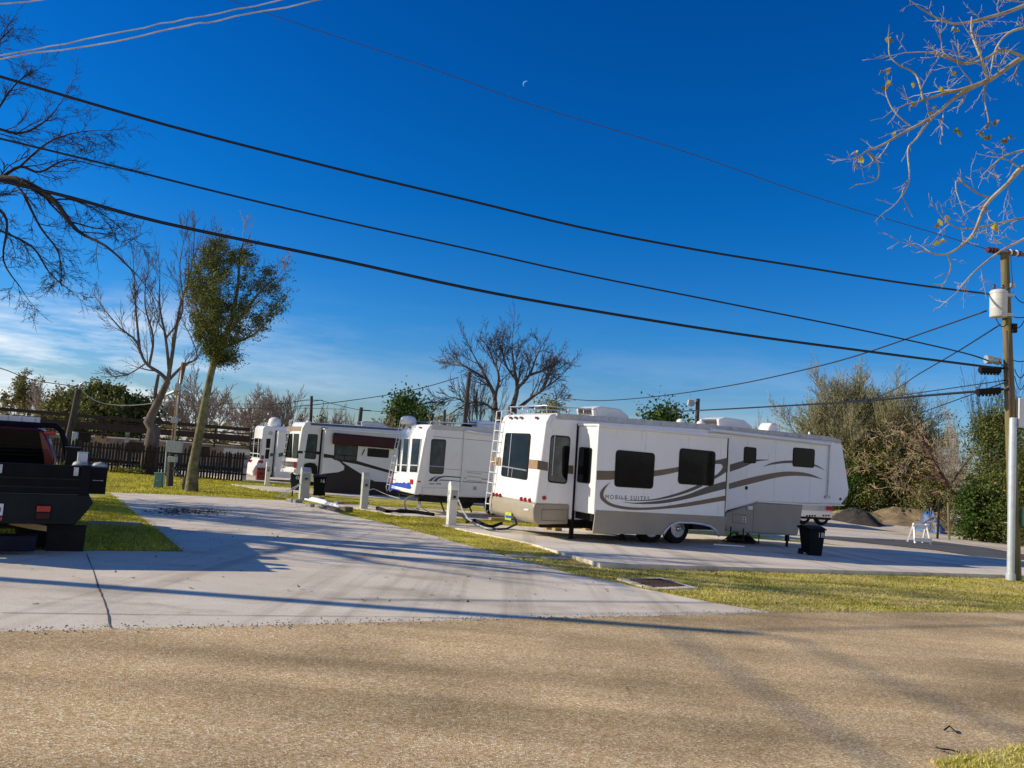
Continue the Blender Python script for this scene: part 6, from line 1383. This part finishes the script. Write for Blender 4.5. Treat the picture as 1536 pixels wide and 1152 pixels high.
# ------------------------------------------------------------------ camera, sun, sky
cam=bpy.data.cameras.new('camera'); co=bpy.data.objects.new('camera',cam); C.objects.link(co); scene.camera=co
cam.sensor_width=36; cam.lens=F/1536*36; cam.clip_end=3000; cam.clip_start=.05
c_,s_=math.cos(TH),math.sin(TH); sp_,cp_=math.sin(PI_),math.cos(PI_)
rt=Vector((c_,-s_*sp_,s_*cp_)); upv=Vector((-s_,-c_*sp_,c_*cp_)); fw=Vector((0,cp_,sp_))
co.matrix_world=Matrix(((rt.x,upv.x,-fw.x,0),(rt.y,upv.y,-fw.y,0),(rt.z,upv.z,-fw.z,EYE),(0,0,0,1)))
ELEV=R(24.5); b_=R(-2.5)
ld=Vector((math.cos(b_)*math.cos(ELEV),math.sin(b_)*math.cos(ELEV),-math.sin(ELEV)))
sun=bpy.data.lights.new('sun','SUN'); sun.energy=5.0; sun.angle=R(.53); sun.color=(1,.885,.69); so_=bpy.data.objects.new('sun',sun); C.objects.link(so_); so_.rotation_euler=ld.to_track_quat('-Z','Y').to_euler()
w=bpy.data.worlds.new('World'); scene.world=w; w.use_nodes=True; nt=w.node_tree; bg=nt.nodes['Background']
sk=nt.nodes.new('ShaderNodeTexSky'); sk.sky_type='NISHITA'; sk.sun_disc=False; sk.sun_elevation=ELEV
tosun=-ld; sk.sun_rotation=math.atan2(tosun.x,tosun.y); sk.air_density=1.; sk.dust_density=.3; sk.ozone_density=2.5
hs=nt.nodes.new('ShaderNodeHueSaturation'); hs.inputs['Saturation'].default_value=1.35; nt.links.new(sk.outputs[0],hs.inputs['Color'])
tc_=nt.nodes.new('ShaderNodeTexCoord'); sx=nt.nodes.new('ShaderNodeSeparateXYZ'); nt.links.new(tc_.outputs['Generated'],sx.inputs[0])
gr_=ramp(nt,[(0,(.58,.72,1.08)),(.07,(.48,.73,1.14)),(.16,(.24,.74,1.2)),(.3,(.05,.70,1.2)),(.6,(.0,.64,1.16))],sx.outputs['Z'])
skc=mixc(nt,1.,hs.outputs[0],gr_.outputs[0],'MULTIPLY')
# thin cirrus low in the sky
mpn=N(nt,'ShaderNodeMapping'); mpn.inputs['Rotation'].default_value=(0,R(16),R(0)); mpn.inputs['Scale'].default_value=(1.2,1.2,7.5); nt.links.new(tc_.outputs['Generated'],mpn.inputs[0])
cf=noise(nt,mpn.outputs[0],2.6,9,.62); cr_=ramp(nt,[(.44,(0,0,0)),(.60,(1,1,1))],cf)
zmask=ramp(nt,[(.0,(1,1,1)),(.07,(1,1,1)),(.125,(.5,.5,.5)),(.16,(.08,.08,.08)),(.20,(0,0,0))],sx.outputs['Z'])
xm=ramp(nt,[(.0,(1,1,1)),(.27,(1,1,1)),(.34,(.35,.35,.35)),(.42,(.10,.10,.10)),(1,(.10,.10,.10))]); xa=N(nt,'ShaderNodeMath',operation='MULTIPLY_ADD'); nt.links.new(sx.outputs['X'],xa.inputs[0]); xa.inputs[1].default_value=.5; xa.inputs[2].default_value=.5; nt.links.new(xa.outputs[0],xm.inputs[0])
m1_=mixc(nt,1.,cr_.outputs[0],zmask.outputs[0],'MULTIPLY'); m2_=mixc(nt,1.,m1_,xm.outputs[0],'MULTIPLY')
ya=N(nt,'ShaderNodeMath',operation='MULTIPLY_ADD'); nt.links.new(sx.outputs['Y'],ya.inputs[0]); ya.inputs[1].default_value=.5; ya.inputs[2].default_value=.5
ym=ramp(nt,[(0,(.85,.85,.85)),(.30,(.7,.7,.7)),(.50,(.0,.0,.0))],ya.outputs[0])   # unseen bright veil added behind the camera to light the shaded trailer sides
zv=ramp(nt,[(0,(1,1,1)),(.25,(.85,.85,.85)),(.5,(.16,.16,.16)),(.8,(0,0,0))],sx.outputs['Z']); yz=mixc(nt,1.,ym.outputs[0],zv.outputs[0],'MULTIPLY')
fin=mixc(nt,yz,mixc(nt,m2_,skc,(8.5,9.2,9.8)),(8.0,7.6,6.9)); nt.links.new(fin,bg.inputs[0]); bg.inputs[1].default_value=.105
scene.view_settings.view_transform='Standard'; scene.view_settings.look='None'; scene.view_settings.exposure=0
scene.render.engine='CYCLES'
